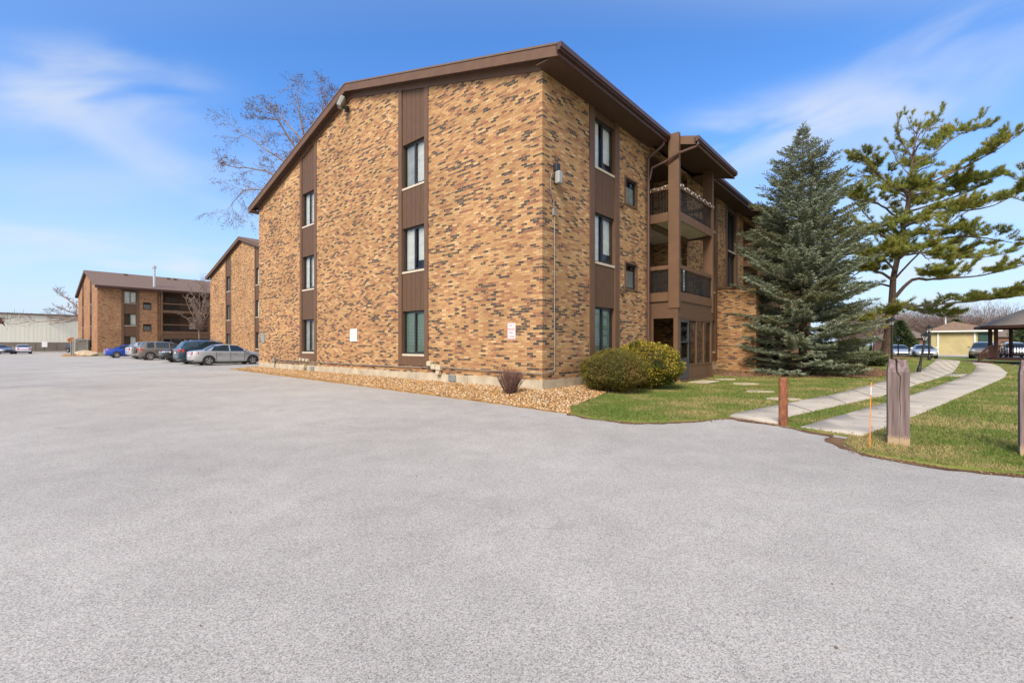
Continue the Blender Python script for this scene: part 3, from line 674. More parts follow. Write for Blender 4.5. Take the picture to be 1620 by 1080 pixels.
WZ = [(1.05,2.54),(3.93,5.45),(6.86,8.38)]
SL = .28
def zroof(y, W_=19.4): m = W_/2; return 8.88+SL*(m+.7-abs(y-m))      # top of the roof above local y
def block(name, label, loc, L_, brick, gst, rst, far=False, balconies=(), cols=(), smalls=(), back_low=False, group=None):
    W_ = 19.4; m = W_/2
    b = empty(name, (*tow(*loc), 0), TH, label, 'apartment block', group)
    fg = lambda u, z, d: (d, u, z)                  # gable face: u = local y
    fr = lambda u, z, d: (u, d, z)                  # long face: u = local x
    ze = 8.62; zg = lambda u: ze+.10+SL*(m-abs(u-m))
    wall = MB()
    gh = [(4.77,6.45,.66,14),(12.71,14.36,.66,14)]
    wall2d(wall, [(0,.42),(W_,.42),(W_,ze+.1),(m,ze+.1+SL*m),(0,ze+.1)], gh, fg, top=zg)
    rh = [(c[0], c[1], c[2], 9) for c in cols]+[(a, a+.8, z, z+.85) for a in smalls for z in (3.28,6.16)]+[(q[0]+.0, q[1], .16, 8.6) for q in balconies]
    wall2d(wall, [(0,.42),(L_,.42),(L_,ze+.1),(0,ze+.1)], rh, fr)
    wall.face([(L_,0,.42),(L_,W_,.42),(L_,W_,ze+.1),(L_,m,ze+.1+SL*m),(L_,0,ze+.1)][::1])
    wall.face([(0,W_,.42),(0,W_,ze+.1),(L_,W_,ze+.1),(L_,W_,.42)])
    # recess walls behind the balconies
    for q in balconies:
        x0, x1 = q[0], q[1]; D = 1.5
        wall.face([(x0,0,.15),(x0,D,.15),(x0,D,8.7),(x0,0,8.7)]); wall.face([(x1,0,.15),(x1,D,.15),(x1,D,8.7),(x1,0,8.7)]); bw_ = MB(); bw_.face([(x0,D,.15),(x1,D,.15),(x1,D,8.7),(x0,D,8.7)]); bw_.build('back_wall', M['siding'], b)
    wall.build('wall', brick, b)
    # foundation, a little proud of the bricks
    fo = MB()
    xs = [0]+[v for q in balconies for v in (q[0], q[1])]+[L_]
    for i in range(0, len(xs)-1, 2): fo.box(xs[i]-(.02 if i == 0 else 0), xs[i+1], -.02, .1, -.1, .425)
    n = 14; cz = [.13*0+.405+.015*math.sin(k*1.7) for k in range(n)]
    for k in range(n):
        fo.box(-.022, .1, .1+(W_-.1)*k/n+.004, .1+(W_-.1)*(k+1)/n-.004, -.1, .44 if k % 2 else .425)
    fo.box(-.01, .1, 0.1, W_, -.1, .41)
    fo.build('foundation', M['concrete'], b)
    # roof slabs (each with thickness) and everything under the eaves
    o1, o2 = .3, .7
    rf = MB()
    for s in (0, 1):
        ya, yb = (-o2, m) if s == 0 else (W_+o2, m)
        za, zb = zroof(-o2), zroof(m)
        A = [(-o1-.02,ya,za),(L_+o1,ya,za),(L_+o1,yb,zb),(-o1-.02,yb,zb)]
        B = [(p[0],p[1],p[2]-.05) for p in A]
        rf.face(A); rf.face(B[::-1])
        for i in range(4): j = (i+1) % 4; rf.face([A[i], A[j], B[j], B[i]])
    roof = rf.build('roof', M['shingle'], b)
    fa = MB()
    def slope_box(x0, x1, y0, y1, top, bot, mb):
        P = [(x0,y0,zroof(y0)-top),(x1,y0,zroof(y0)-top),(x1,y1,zroof(y1)-top),(x0,y1,zroof(y1)-top)]
        Q = [(p[0],p[1],p[2]+top-bot) for p in P]
        mb.face(P); mb.face(Q[::-1])
        for i in range(4): j = (i+1) % 4; mb.face([P[i], P[j], Q[j], Q[i]])
    for (ya, yb) in ((-o2, m), (m, W_+o2)):
        slope_box(-o1, -o1+.04, ya, yb, .052, .33, fa)
    fa.build('fascia', M['trim'], b)
    sf = MB()
    for (ya, yb) in ((-o2+.02, m), (m, W_+o2-.02)): slope_box(-o1+.04, .0, ya, yb, .24, .26, sf)
    gx = [-o1]+[v for q in balconies if q[2] for v in (q[0]-.02, q[1]+.3)]+[L_+o1]
    for i in range(0, len(gx)-1, 2):
        a, c = gx[i], gx[i+1]
        MB().box(a+.04, c, -o2+.04, -.0, ze-.02, ze+.0).build('eave_soffit', M['soffit'], b)
    MB().box(-o1+.04, L_, W_, W_+o2-.04, ze-.02, ze).build('eave_soffit', M['soffit'], b)
    sf.build('soffit', M['soffit'], b)
    fz = MB()
    for (ya, yb) in ((0, m), (m, W_)): slope_box(-.035, -.002, ya, yb, .26, .5, fz)
    fz.build('frieze', M['trim'], b)
    for i in range(0, len(gx)-1, 2):
        a, c = gx[i], gx[i+1]
        gt = MB(); gt.box(a, c, -o2-.0, -o2+.04, ze-.03, 8.86)
        gt.box(a+.0, c, -o2-.12, -o2-.002, 8.74, 8.87)
        gt.box(a+.0, c, -o2-.08, -o2-.002, 8.69, 8.738)
        gt.build('gutter', M['gutter'], b)
    # window strips
    for (a, c), st in zip(((4.77,6.45),(12.71,14.36)), gst):
        column(b, W_, fg, -math.pi/2, a, c, .66, lambda u: zg(u)-.12, WZ, st, flip=True, far=far)
    for (a, c, z0, wz), st in zip(cols, rst):
        column(b, W_, fr, 0, a, c, z0, lambda u: ze, wz, st, trim=.28, far=far)
    for a in smalls:
        for z in (3.28, 6.16):
            t = MB().box(a-.06, a+.86, -.03, .02, z-.06, z).box(a-.06, a+.86, -.03, .02, z+.85, z+.91).box(a-.06, a, -.03, .02, z, z+.85).box(a+.8, a+.86, -.03, .02, z, z+.85)
            t.build('window_surround', M['trim'], b)
            make_window(b, .8, .85, fr(a, z, .03), 0, 'small', False)
    return b

def downspout(b, x, y0=-.75, side=1):
    mb = MB(); mb.tube([(x+side*.25,y0,8.72),(x+side*.25,y0,8.5),(x+side*.12,y0+.15,8.42),(x+.0,-.1,8.1),(x,-.09,7.9),(x,-.09,.3)], .05, 8)
    for z in (1.5,3.7,6.2): mb.box(x-.07, x+.07, -.1, .0, z, z+.03)
    return mb.build('downspout', M['gutter'], b)

def balcony(b, x0, x1, roofed=True, proj=-1.1, mirror=False, detail=True):
    """a stack of two balconies over a screened porch"""
    y = proj
    # corner posts
    pz = 8.87 if roofed else 8.6
    for (a, c) in ((x0, x0+.17), (x1-.17, x1)):
        MB().box(a, c, y, y+.38, 2.67, pz).build('post', M['trim'], b, bevel=.008)
    for zf, nm in ((2.95, 0), (5.8, 1)):
        sl_ = MB().box(x0+.02, x1-.02, y+.06, 1.5, zf+.06, zf+.24).build('balcony', M['white_soffit'], b)
        bm_ = MB(); bm_.box(x0+.17, x1-.17, y+.01, y+.05, zf-.02, zf+.3); bm_.box(x0-.03, x0+.01, y+.38, .0, zf-.02, zf+.3); bm_.box(x1-.01, x1+.03, y+.38, .0, zf-.02, zf+.3)
        if nm == 1: bm_.box(x0+.17, x1-.17, y+1.0, y+1.1, zf-.15, zf+.055)
        bm_.build('beam', M['trim'], sl_)
        hr = MB(); hr.box(x0+.17, x1-.17, y+.02, y+.09, zf+1.13, zf+1.27); hr.box(x0+.02, x0+.09, y+.38, -.0, zf+1.13, zf+1.27); hr.box(x1-.09, x1-.02, y+.38, -.0, zf+1.13, zf+1.27)
        hr.build('handrail', M['trim'], sl_)
        bl = MB(); k = x0+.25
        bl.box(x0+.17, x1-.17, y+.045, y+.07, zf+.36, zf+.385)
        while k < x1-.2: bl.box(k, k+.016, y+.05, y+.066, zf+.3, zf+1.13); k += .115
        k = y+.45
        while k < -.05:
            for xx in (x0+.05, x1-.066): bl.box(xx, xx+.016, k, k+.016, zf+.3, zf+1.13)
            k += .115
        bl.build('railing', M['rail'], sl_)
        # sliding door at the back of the recess
        d = make_window(b, 2.2, 2.05, (x0+.3, 1.44, zf+.26), 0, 'dim', False)
    # ground floor porch
    ap = MB(); ap.box(x0+.03, x1-.03, y+.04, y+.1, 2.32, 2.93); ap.box(x0+.03, x0+.09, y+.1, 0, 2.32, 2.93); ap.box(x1-.09, x1-.03, y+.1, 0, 2.32, 2.93)
    ap.build('apron', M['siding'], b)
    pf = MB(); dx = .17 if not mirror else .17
    for a in (x0+.03, x1-.2): pf.box(a, a+.17, y+.045, y+.2, .1, 2.32)
    pf.box(x0+.03, x0+.09, -.14, -.0, .1, 2.32); pf.box(x1-.09, x1-.03, -.14, 0, .1, 2.32)
    wx0 = x0+1.12; wx1 = x1-.2
    pf.box(wx0, wx1, y+.06, y+.12, .12, .6)      # kick board
    pf.box(wx0, wx1, y+.045, y+.13, .6, .66); pf.box(wx0-.06, wx0, y+.05, y+.12, .12, 2.3)
    n = 3
    for i in range(1, n): a = wx0+(wx1-wx0)*i/n; pf.box(a-.045, a+.045, y+.055, y+.12, .66, 2.3)
    pf.box(x0+.2, x1-.2, y+.05, y+.12, 2.27, 2.318)
    pf.box(x0+.0, x1-.0, y-.0, 1.5, .02, .115)   # slab edge
    pf.build('porch_frame', M['trim'], b)
    for i in range(n):
        a = wx0+(wx1-wx0)*i/n; c = wx0+(wx1-wx0)*(i+1)/n
        s = MB(); s.face([(a+.045 if i else a, y+.09, .66),(c-.045 if i < n-1 else c, y+.09, .66),(c-.045 if i < n-1 else c, y+.09, 2.27),(a+.045 if i else a, y+.09, 2.27)]); s.build('screen', M['vinyl'], b)
    # storm door
    a, c = x0+.2, wx0-.06
    d = MB(); z0, z1 = .13, 2.26; t = .07
    d.box(a, a+t, y+.03, y+.09, z0, z1); d.box(c-t, c, y+.03, y+.09, z0, z1); d.box(a+t, c-t, y+.03, y+.09, z1-t, z1); d.box(a+t, c-t, y+.03, y+.09, z0, .85); d.box(a+t, c-t, y+.03, y+.09, 1.45, 1.5)
    door = d.build('door', mat('storm_door', (.05,.05,.052), .5) if 'stormdoor' not in M else M['stormdoor'], b)
    s = MB(); s.face([(a+t,y+.06,.85),(c-t,y+.06,.85),(c-t,y+.06,1.45),(a+t,y+.06,1.45)]); s.face([(a+t,y+.06,1.5),(c-t,y+.06,1.5),(c-t,y+.06,z1-t),(a+t,y+.06,z1-t)]); s.build('pane', M['glass'], door)
    MB().box(a+.02, a+.05, y-.01, y+.03, 1.12, 1.24).build('handle', M['black'], door)
    make_window(b, 2.2, 2.0, (x0+1.2, 1.44, .2), 0, 'dim', False)
    if roofed:
        # the roof slope carried down over the balcony
        ra, rb = (x0+.172, x1+1.0) if not mirror else (x0-1.0, x1-.172); ye = -1.62
        zr = lambda yy: zroof(yy)
        mb = MB(); A = [(ra,ye,zr(ye)+.004),(rb,ye,zr(ye)+.004),(rb,.6,zr(.6)+.004),(ra,.6,zr(.6)+.004)]; B = [(p[0],p[1],p[2]-.05) for p in A]
        mb.face(A); mb.face(B[::-1])
        for i in range(4): j = (i+1) % 4; mb.face([A[i], A[j], B[j], B[i]])
        r = mb.build('balcony_roof', M['shingle'], b)
        fa = MB()
        for xx in (ra+.0, rb-.04):
            P = [(xx,ye,zr(ye)-.05),(xx+.04,ye,zr(ye)-.05),(xx+.04,-.70,zr(-.7)-.05),(xx,-.70,zr(-.7)-.05)]; Q = [(p[0],p[1],p[2]-.24) for p in P]
            fa.face(P); fa.face(Q[::-1])
            for i in range(4): j = (i+1) % 4; fa.face([P[i], P[j], Q[j], Q[i]])
        fa.box(ra, rb, ye-.0, ye+.04, zr(ye)-.28, zr(ye)-.05)
        fa.build('fascia', M['trim'], r)
        so_ = MB(); P = [(ra+.04,ye+.04,zr(ye)-.25),(rb-.04,ye+.04,zr(ye)-.25),(rb-.04,.0,zr(0)-.25),(ra+.04,.0,zr(0)-.25)]; so_.face(P[::-1]); so_.face([(x0,0,8.62),(x1,0,8.62),(x1,1.5,8.62),(x0,1.5,8.62)]); so_.build('soffit', M['soffit'], r)
        g_ = MB(); g_.box(ra, rb, ye-.12, ye-.002, zr(ye)-.14, zr(ye)-.01); g_.box(ra, rb, ye-.08, ye-.002, zr(ye)-.19, zr(ye)-.142); g_.build('gutter', M['gutter'], r)
        sx_ = x0-.28 if not mirror else x1+.28
        s = -1 if mirror else 1
        mb = MB(); mb.tube([(sx_+s*.12,-.62,8.64),(sx_+s*.12,-.62,8.5),(sx_+s*.08,-.5,8.38),(sx_-.0,-.12,8.12),(sx_,-.1,7.95),(sx_,-.1,.35)], .052, 8); mb.build('downspout', M['gutter'], b)
        ex = ra+.1 if not mirror else rb-.1
        mb = MB(); mb.tube([(ex,ye-.05,zr(ye)-.15),(ex,ye-.05,zr(ye)-.28),(ex-s*.0,ye+.02,zr(ye)-.34),((x0-.07) if not mirror else (x1+.07),-1.16,8.08),((x0-.1) if not mirror else (x1+.1),-.7,7.9),(sx_+s*.0,-.24,7.72),(sx_,-.2,7.55),(sx_,-.14,7.3)], .045, 8); mb.build('downspout', M['gutter'], b)
    return b
M['stormdoor'] = mat('storm_door', (.05,.05,.055), .5, var=.1)

COL1 = (2.3, 4.12, .66, WZ); COL2 = (12.4, 14.0, .66, WZ)
STAIR = (15.3, 17.3, 4.2, [(4.3,6.2),(6.3,8.35)])
main = block('apartment_block', 'large three storey tan brick apartment block filling the middle of the view', (0,0), 40, M['brick'],
    [['blind','split','both'],['dim','curtain','curtain']], [['blind','split','split'],['dim','dim','dim'],['open','open'],['dim','dim','dim']],
    balconies=((6.4,10.1,True),(18.5,22.2,True)), cols=(COL1, COL2, STAIR, (24.5,26.3,.66,WZ)), smalls=(4.56, 11.1, 23.2))
balcony(main, 6.4, 10.1); balcony(main, 18.5, 22.2, mirror=True)
# one storey brick entrance wing with a flat coping
e = MB(); e.box(13.95, 18.45, -1.75, -.004, .1, 4.08); wing = e.build('entrance_wing', M['brick_far'], main)
MB().box(13.88, 18.5, -1.82, .0, 4.083, 4.17).build('coping', M['siding'], wing)
dd = MB(); dd.box(18.46, 18.5, -1.5, -.5, .15, 2.4); dd.build('door', M['frame'], wing)
# foundation stain, crawl space vents as parts
for y_, z_ in ((3.55,.22),(13.05,.2)):
    v = MB(); v.box(-.05, -.024, y_-.17, y_+.17, z_, z_+.2); 
    for k in range(4): v.box(-.058, -.05, y_-.16, y_+.16, z_+.02+k*.045, z_+.04+k*.045)
    v.build('crawl_vent', M['tank'], main)
for z_ in (3.06, 5.95):
    v = MB(); v.box(4.2, 4.34, -.1, -.0, z_, z_+.1); v.face([(4.2,-.1,z_+.1),(4.34,-.1,z_+.1),(4.34,0,z_+.15),(4.2,0,z_+.15)]); v.build('dryer_vent', M['siding'], main)

b2 = block('apartment_block', 'second tan brick apartment block just left of the big one, only its gable end showing', (6.4,31.8), 30, M['brick_far'],
    [['dim','curtain','curtain'],['dim','dim','dim']], [['dim','dim','dim']], far=True, balconies=((6.4,10.1,False),), cols=(COL1,), smalls=(4.56,))
b3 = block('apartment_block', 'reddish brick apartment block at the far left with its brown roof slope visible', (-.8,69.8), 34, M['brick_red'],
    [['dim','dim','dim'],['dim','dim','dim']], [['half','half','curtain'],['dim','dim','dim']], far=True, balconies=((6.4,12.2,False),), cols=(COL1,), smalls=(4.56,))
for b in (b2, b3): balcony(b, 6.4, 10.1 if b is b2 else 12.2, roofed=False, proj=-.55)
downspout(b3, 6.1); downspout(b2, 6.1)
roof3 = [c for c in b3.children if c.name.startswith('roof')][0]
MB().lathe([(.15,0),(.15,2.5),(.26,2.55),(.26,2.75),(.10,2.9)], 12, (5.9,.9,9.3)).build('flue_pipe', M['steel'], roof3)
for xx, yy in ((4,8.3),(9,8.2),(9.8,8.0),(15,8.3)):
    MB().box(xx-.2, xx+.2, yy-.2, yy+.2, zroof(yy)-.02, zroof(yy)+.18).build('roof_vent', M['siding'], roof3)
roof1 = [c for c in main.children if c.name.startswith('roof')][0]

# ------------------------------------------------------------------ fittings on the big block (each its own thing)
def onmain(name, x, y, z, rz=0, **k): 
    X, Y = tow(x, y); return empty(name, (X, Y, z), TH+rz, **k)
# sign NO PARKING FIRE LANE on the gable wall; local frame: faces -y
def text_mesh(txt, size, name, m, parent, loc, rot=(math.pi/2,0,0), bold=0, sx=1):
    c = bpy.data.curves.new('t', 'FONT'); c.body = txt; c.size = size; c.align_x = 'CENTER'; c.extrude = .0015; c.offset = bold
    t = bpy.data.objects.new('t', c); col.objects.link(t)
    bpy.context.view_layer.update(); dg = bpy.context.evaluated_depsgraph_get()
    me = bpy.data.meshes.new_from_object(t.evaluated_get(dg)); bpy.data.objects.remove(t)
    me.materials.clear(); me.materials.append(m)
    o = bpy.data.objects.new(name, me); col.objects.link(o); o.parent = parent; o.location = loc; o.rotation_euler = rot; o.scale = (sx,1,1); return o
s = onmain('fire_lane_sign', -.004, 1.08, 1.52, -math.pi/2, label='white sign with red NO PARKING FIRE LANE lettering on the brick gable', cat='sign')
MB().box(-.152,.152,-.006,0,0,.46).build('panel', M['sign_white'], s)
bd = MB(); bd.box(-.148,.148,-.0085,-.0062,.004,.014).box(-.148,.148,-.0085,-.0062,.446,.456).box(-.148,-.138,-.0085,-.0062,.014,.446).box(.138,.148,-.0085,-.0062,.014,.446); bd.build('border', M['signred'], s)
for i, t in enumerate(('NO','PARKING','FIRE','LANE')):
    text_mesh(t, .108, 'lettering', M['signred'], s, (0,-.008,.345-.102*i), sx=(1,.58,.9,.9)[i], bold=.0005)
s = onmain('notice_board', -.004, 9.54, 1.5, -math.pi/2, label='small blank white panel fixed to the gable between the two window strips', cat='sign')
MB().box(-.26,.26,-.02,0,0,.5).build('panel', M['sign_white'], s, bevel=.01)
s = onmain('wall_plate', -.004, 18.8, 1.5, -math.pi/2, label='dark grey metal plate at the far edge of the big gable wall', cat='plate')
mb = MB(); mb.prism([(0,0),(.5,0),(.5,.45),(0,.55)], 0, .03); o = mb.build('panel', M['tank'], s); o.rotation_euler = (math.pi/2,0,0); o.location = (-.25,0,0)
# flood light under the ridge
s = onmain('flood_light', -.04, 9.95, 10.95, -math.pi/2, label='grey flood light on a bracket under the ridge of the big gable', cat='flood light')
MB().box(-.09,.09,-.08,0,-.12,.06).tube([(0,-.06,-.04),(-.03,-.16,-.02),(.03,-.26,.06)], .03, 8).build('bracket', M['frame'], s)
mb = MB(); mb.box(-.17,.17,-.02,.14,-.22,.22); hd = mb.build('housing', M['tank'], s, bevel=.03); hd.location = (.06,-.36,.12); hd.rotation_euler = (R(-25),R(0),R(-35))
l = MB().box(-.14,.14,-.035,-.022,-.19,.19).build('lens', M['lens'], hd)
# wall pack lamp with conduit
s = onmain('wall_lamp', .56, -.004, 5.78, 0, label='glass wall lamp high on the brick by the near corner', cat='wall lamp')
MB().box(-.09,.09,-.12,0,.28,.5).box(-.07,.07,-.05,0,-.05,.28).build('housing', M['frame'], s, bevel=.015)
mb = MB(); mb.box(-.085,.085,-.2,-.052,-.06,.278); mb.build('lens', M['lens'], s, bevel=.03)
cd = MB(); cd.tube([(.48,-.03,6.0),(.36,-.035,5.95),(.30,-.035,5.75),(.34,-.035,5.5),(.46,-.035,5.25),(.48,-.035,5.05)], .014, 6); 
cd.box(.43,.54,-.07,-.004,4.86,5.05); cd.tube([(.485,-.04,4.86),(.485,-.04,.72),(.45,-.04,.66),(.3,-.04,.64),(-.05,-.04,.60),(-.05,.2,.60),(-.05,4.4,.64)], .014, 8)
cd.box(.46,.51,-.045,-.003,2.9,2.93); cd.box(.46,.51,-.045,-.003,1.6,1.63)
cn = onmain('conduit', 0, 0, 0, 0, label='galvanised conduit running down from the wall lamp and round the corner', cat='conduit'); cd.build('pipe', M['conduit'], cn)
# the long cable pair low on the gable
cd = MB(); cd.tube([(-.05,4.5,.62),(-.05,9,.58),(-.05,13,.60),(-.05,17.0,.62),(-.05,17.2,.6)], .017, 6); cd.tube([(-.04,12.6,.50),(-.04,15,.52),(-.04,17.0,.50)], .014, 6)
cd.box(-.1,-.004,17.1,17.3,.5,.72); cd.tube([(-.05,17.2,.5),(-.05,17.2,.1)], .02, 6)
cn = onmain('conduit', 0, 0, 0, 0, label='long thin conduit along the foot of the gable wall with a rusty box', cat='conduit'); cd.build('pipe', M['conduit'], cn)
grp = 'ivory cable boxes at the foot of the gable'
for (yy, zz, ww, lab) in ((4.62,.66,.2,'ivory cable box highest beside the right window strip'),(4.4,.56,.2,'ivory cable box, middle one below the right window strip'),(4.15,.54,.24,'widest ivory cable box right of the right window strip'),
    (14.15,.63,.17,'ivory cable box left under the left window strip'),(13.8,.61,.17,'ivory cable box, middle one under the left window strip'),(13.45,.6,.17,'ivory cable box right under the left window strip'),(13.75,.3,.2,'low ivory cable box below the three under the left window strip'),(4.15,.40,.16,'lowest small ivory cable box right of the right window strip')):
    s = onmain('cable_box', -.004 if zz > .45 else -.026, yy, zz, -math.pi/2, label=lab, cat='utility box', group=grp)
    MB().box(-ww/2,ww/2,-.11,0,0,.17 if ww > .17 else .13).build('housing', M['ivory'], s, bevel=.012); MB().box(-ww/2-.006,ww/2+.006,-.125,-.112,.02,.15 if ww > .17 else .11).build('cover', M['ivory'], s)
# string lights on the upper balcony
sl_ = onmain('string_lights', 0, 0, 0, 0, label='string of small white bulbs along the upper balcony handrail', cat='string lights')
pts = []
k = 6.5; i = 0
while k < 10.05: pts.append((k, -1.125-.02*(i%2), 7.03+.05*math.sin(i*2.2)-.0)); k += .2; i += 1
side = [(6.37, y_, 7.03+.05*math.sin(y_*19)) for y_ in (-.05,-.2,-.35,-.5,-.62)]
MB().tube(side+pts, .006, 4).build('cable', M['white'], sl_)
bulb = None
for p in side+pts:
    if bulb is None: bulb = MB().lathe([(.003,.02),(.014,.006),(.016,-.01),(.008,-.022)], 6).build('bulb', mat('bulb', (.85,.85,.82), .3, var=0), sl_); b_ = bulb
    else: b_ = bulb.copy(); col.objects.link(b_)
    b_.location = (p[0], p[1]-.01, p[2]-.02-.03*random.random())
# WELCOME panel on the lower railing
s = onmain('welcome_banner', 6.95, -1.06, 3.3, 0, label='narrow dark banner with vertical white WELCOME letters on the lower railing', cat='banner')
MB().box(-.16,.16,-.012,0,0,.78).build('panel', M['black'], s)
for i, t in enumerate('WELCOME'):
    text_mesh(t, .125, 'lettering', M['white'], s, (0,-.016,.67-.108*i), bold=.001)
# mesh privacy screens behind the lower railing
s = onmain('privacy_mesh', 0, 0, 0, 0, label='black mesh screening behind the lower balcony railing', cat='screen')
mb = MB(); mb.box(7.15, 9.85, -1.03, -1.02, 3.3, 4.05); mb.box(6.5, 6.51, -.68, -.04, 3.3, 4.05)
def mesh_screen():
    m, nt, N, L, P = nmat('mesh_screen'); P.inputs['Base Color'].default_value = (.01,.01,.01,1); t = N.new('ShaderNodeBsdfTransparent'); ms = N.new('ShaderNodeMixShader'); ms.inputs[0].default_value = .42
    L.new(t.outputs[0], ms.inputs[1]); L.new(P.outputs[0], ms.inputs[2]); L.new(ms.outputs[0], N['Material Output'].inputs[0]); return m
mb.build('screen', mesh_screen(), s)
# small furniture hinted on the balconies
for (x_, z_, c_, lab) in ((8.0, 6.05, (.03,.03,.035), 'dark balcony chair behind the upper railing'), (8.9, .12, (.45,.14,.05), 'orange toned chair inside the screened porch'), (8.6, 3.2, (.02,.02,.02), 'black balcony chair behind the lower railing')):
    s = onmain('balcony_chair', x_, -.1, z_, .4, label=lab, cat='chair'); cm = mat('chair_fabric', c_, .8)
    MB().box(-.28,.28,-.26,.26,.40,.47).build('seat', cm, s, bevel=.02); MB().box(-.28,.28,.2,.26,.47,.95).build('backrest', cm, s, bevel=.02)
    lg = None
    for q in ((-.25,-.23),(.25,-.23),(-.25,.23),(.25,.23)):
        if lg is None: lg = MB().box(-.02,.02,-.02,.02,0,.4).build('leg', M['black'], s); g_ = lg
        else: g_ = lg.copy(); col.objects.link(g_)
        g_.location = (*q, 0)
# gas meter beyond the porch
s = onmain('gas_meter', 10.75, -.25, .25, 0, label='grey gas meter on the wall right of the screened porch', cat='gas meter')
MB().box(-.14,.14,-.1,.08,.1,.42).build('body', M['steel'], s, bevel=.03); MB().tube([(-.1,0,.42),(-.1,0,.7),(-.1,.2,.75)], .025, 8).tube([(.1,0,.42),(.1,0,.55),(.25,0,.55),(.25,0,-.1)], .025, 8).build('pipe', M['conduit'], s)
# ------------------------------------------------------------------ vehicles
def paint(name, c, metal=.3):
    m, nt, N, L, P = nmat(name); P.inputs['Base Color'].default_value = tuple(c)+(1,); P.inputs['Metallic'].default_value = metal
    P.inputs['Roughness'].default_value = .32; P.inputs['Coat Weight'].default_value = .8; P.inputs['Coat Roughness'].default_value = .06; return m
# station rows: x (from rear), z bottom, z belt, z roof (None = bonnet/boot), half width, roof half width
KIND = {
 'sedan': dict(L=4.55, W=.89, wr=.32, ax=(.92,3.62), st=[
  (0,.42,.80,.84,.66,.55),(.04,.30,.88,.93,.78,.62),(.22,.22,.94,1.0,.84,.68),(.72,.20,.97,1.04,.88,.62),(1.32,.19,.96,1.36,.89,.56),(1.75,.18,.95,1.43,.89,.56),(2.25,.18,.94,1.44,.89,.57),(2.75,.18,.93,1.37,.89,.55),(3.42,.19,.90,.97,.88,.60),(3.95,.21,.80,.87,.87,.62),(4.38,.24,.68,.76,.80,.60),(4.52,.30,.60,.66,.68,.54),(4.55,.40,.54,.58,.58,.48)],
  glass=[(3,4),(7,8)], side=[(3,4),(4,5),(5,6),(6,7),(7,8)]),
 'suv': dict(L=4.55, W=.91, wr=.36, ax=(.88,3.60), st=[
  (0,.50,.98,1.02,.72,.62),(.04,.38,1.04,1.10,.82,.70),(.14,.32,1.08,1.15,.87,.72),(.48,.28,1.10,1.62,.90,.64),(.95,.26,1.10,1.68,.91,.66),(1.7,.25,1.08,1.70,.91,.67),(2.3,.25,1.06,1.68,.91,.66),(2.75,.25,1.04,1.60,.91,.63),(3.4,.26,1.02,1.09,.90,.70),(4.0,.28,.97,1.04,.88,.70),(4.40,.32,.86,.92,.82,.66),(4.53,.38,.74,.80,.72,.58),(4.55,.46,.66,.70,.64,.52)],
  glass=[(2,3),(7,8)], side=[(3,4),(4,5),(5,6),(6,7),(7,8)])}
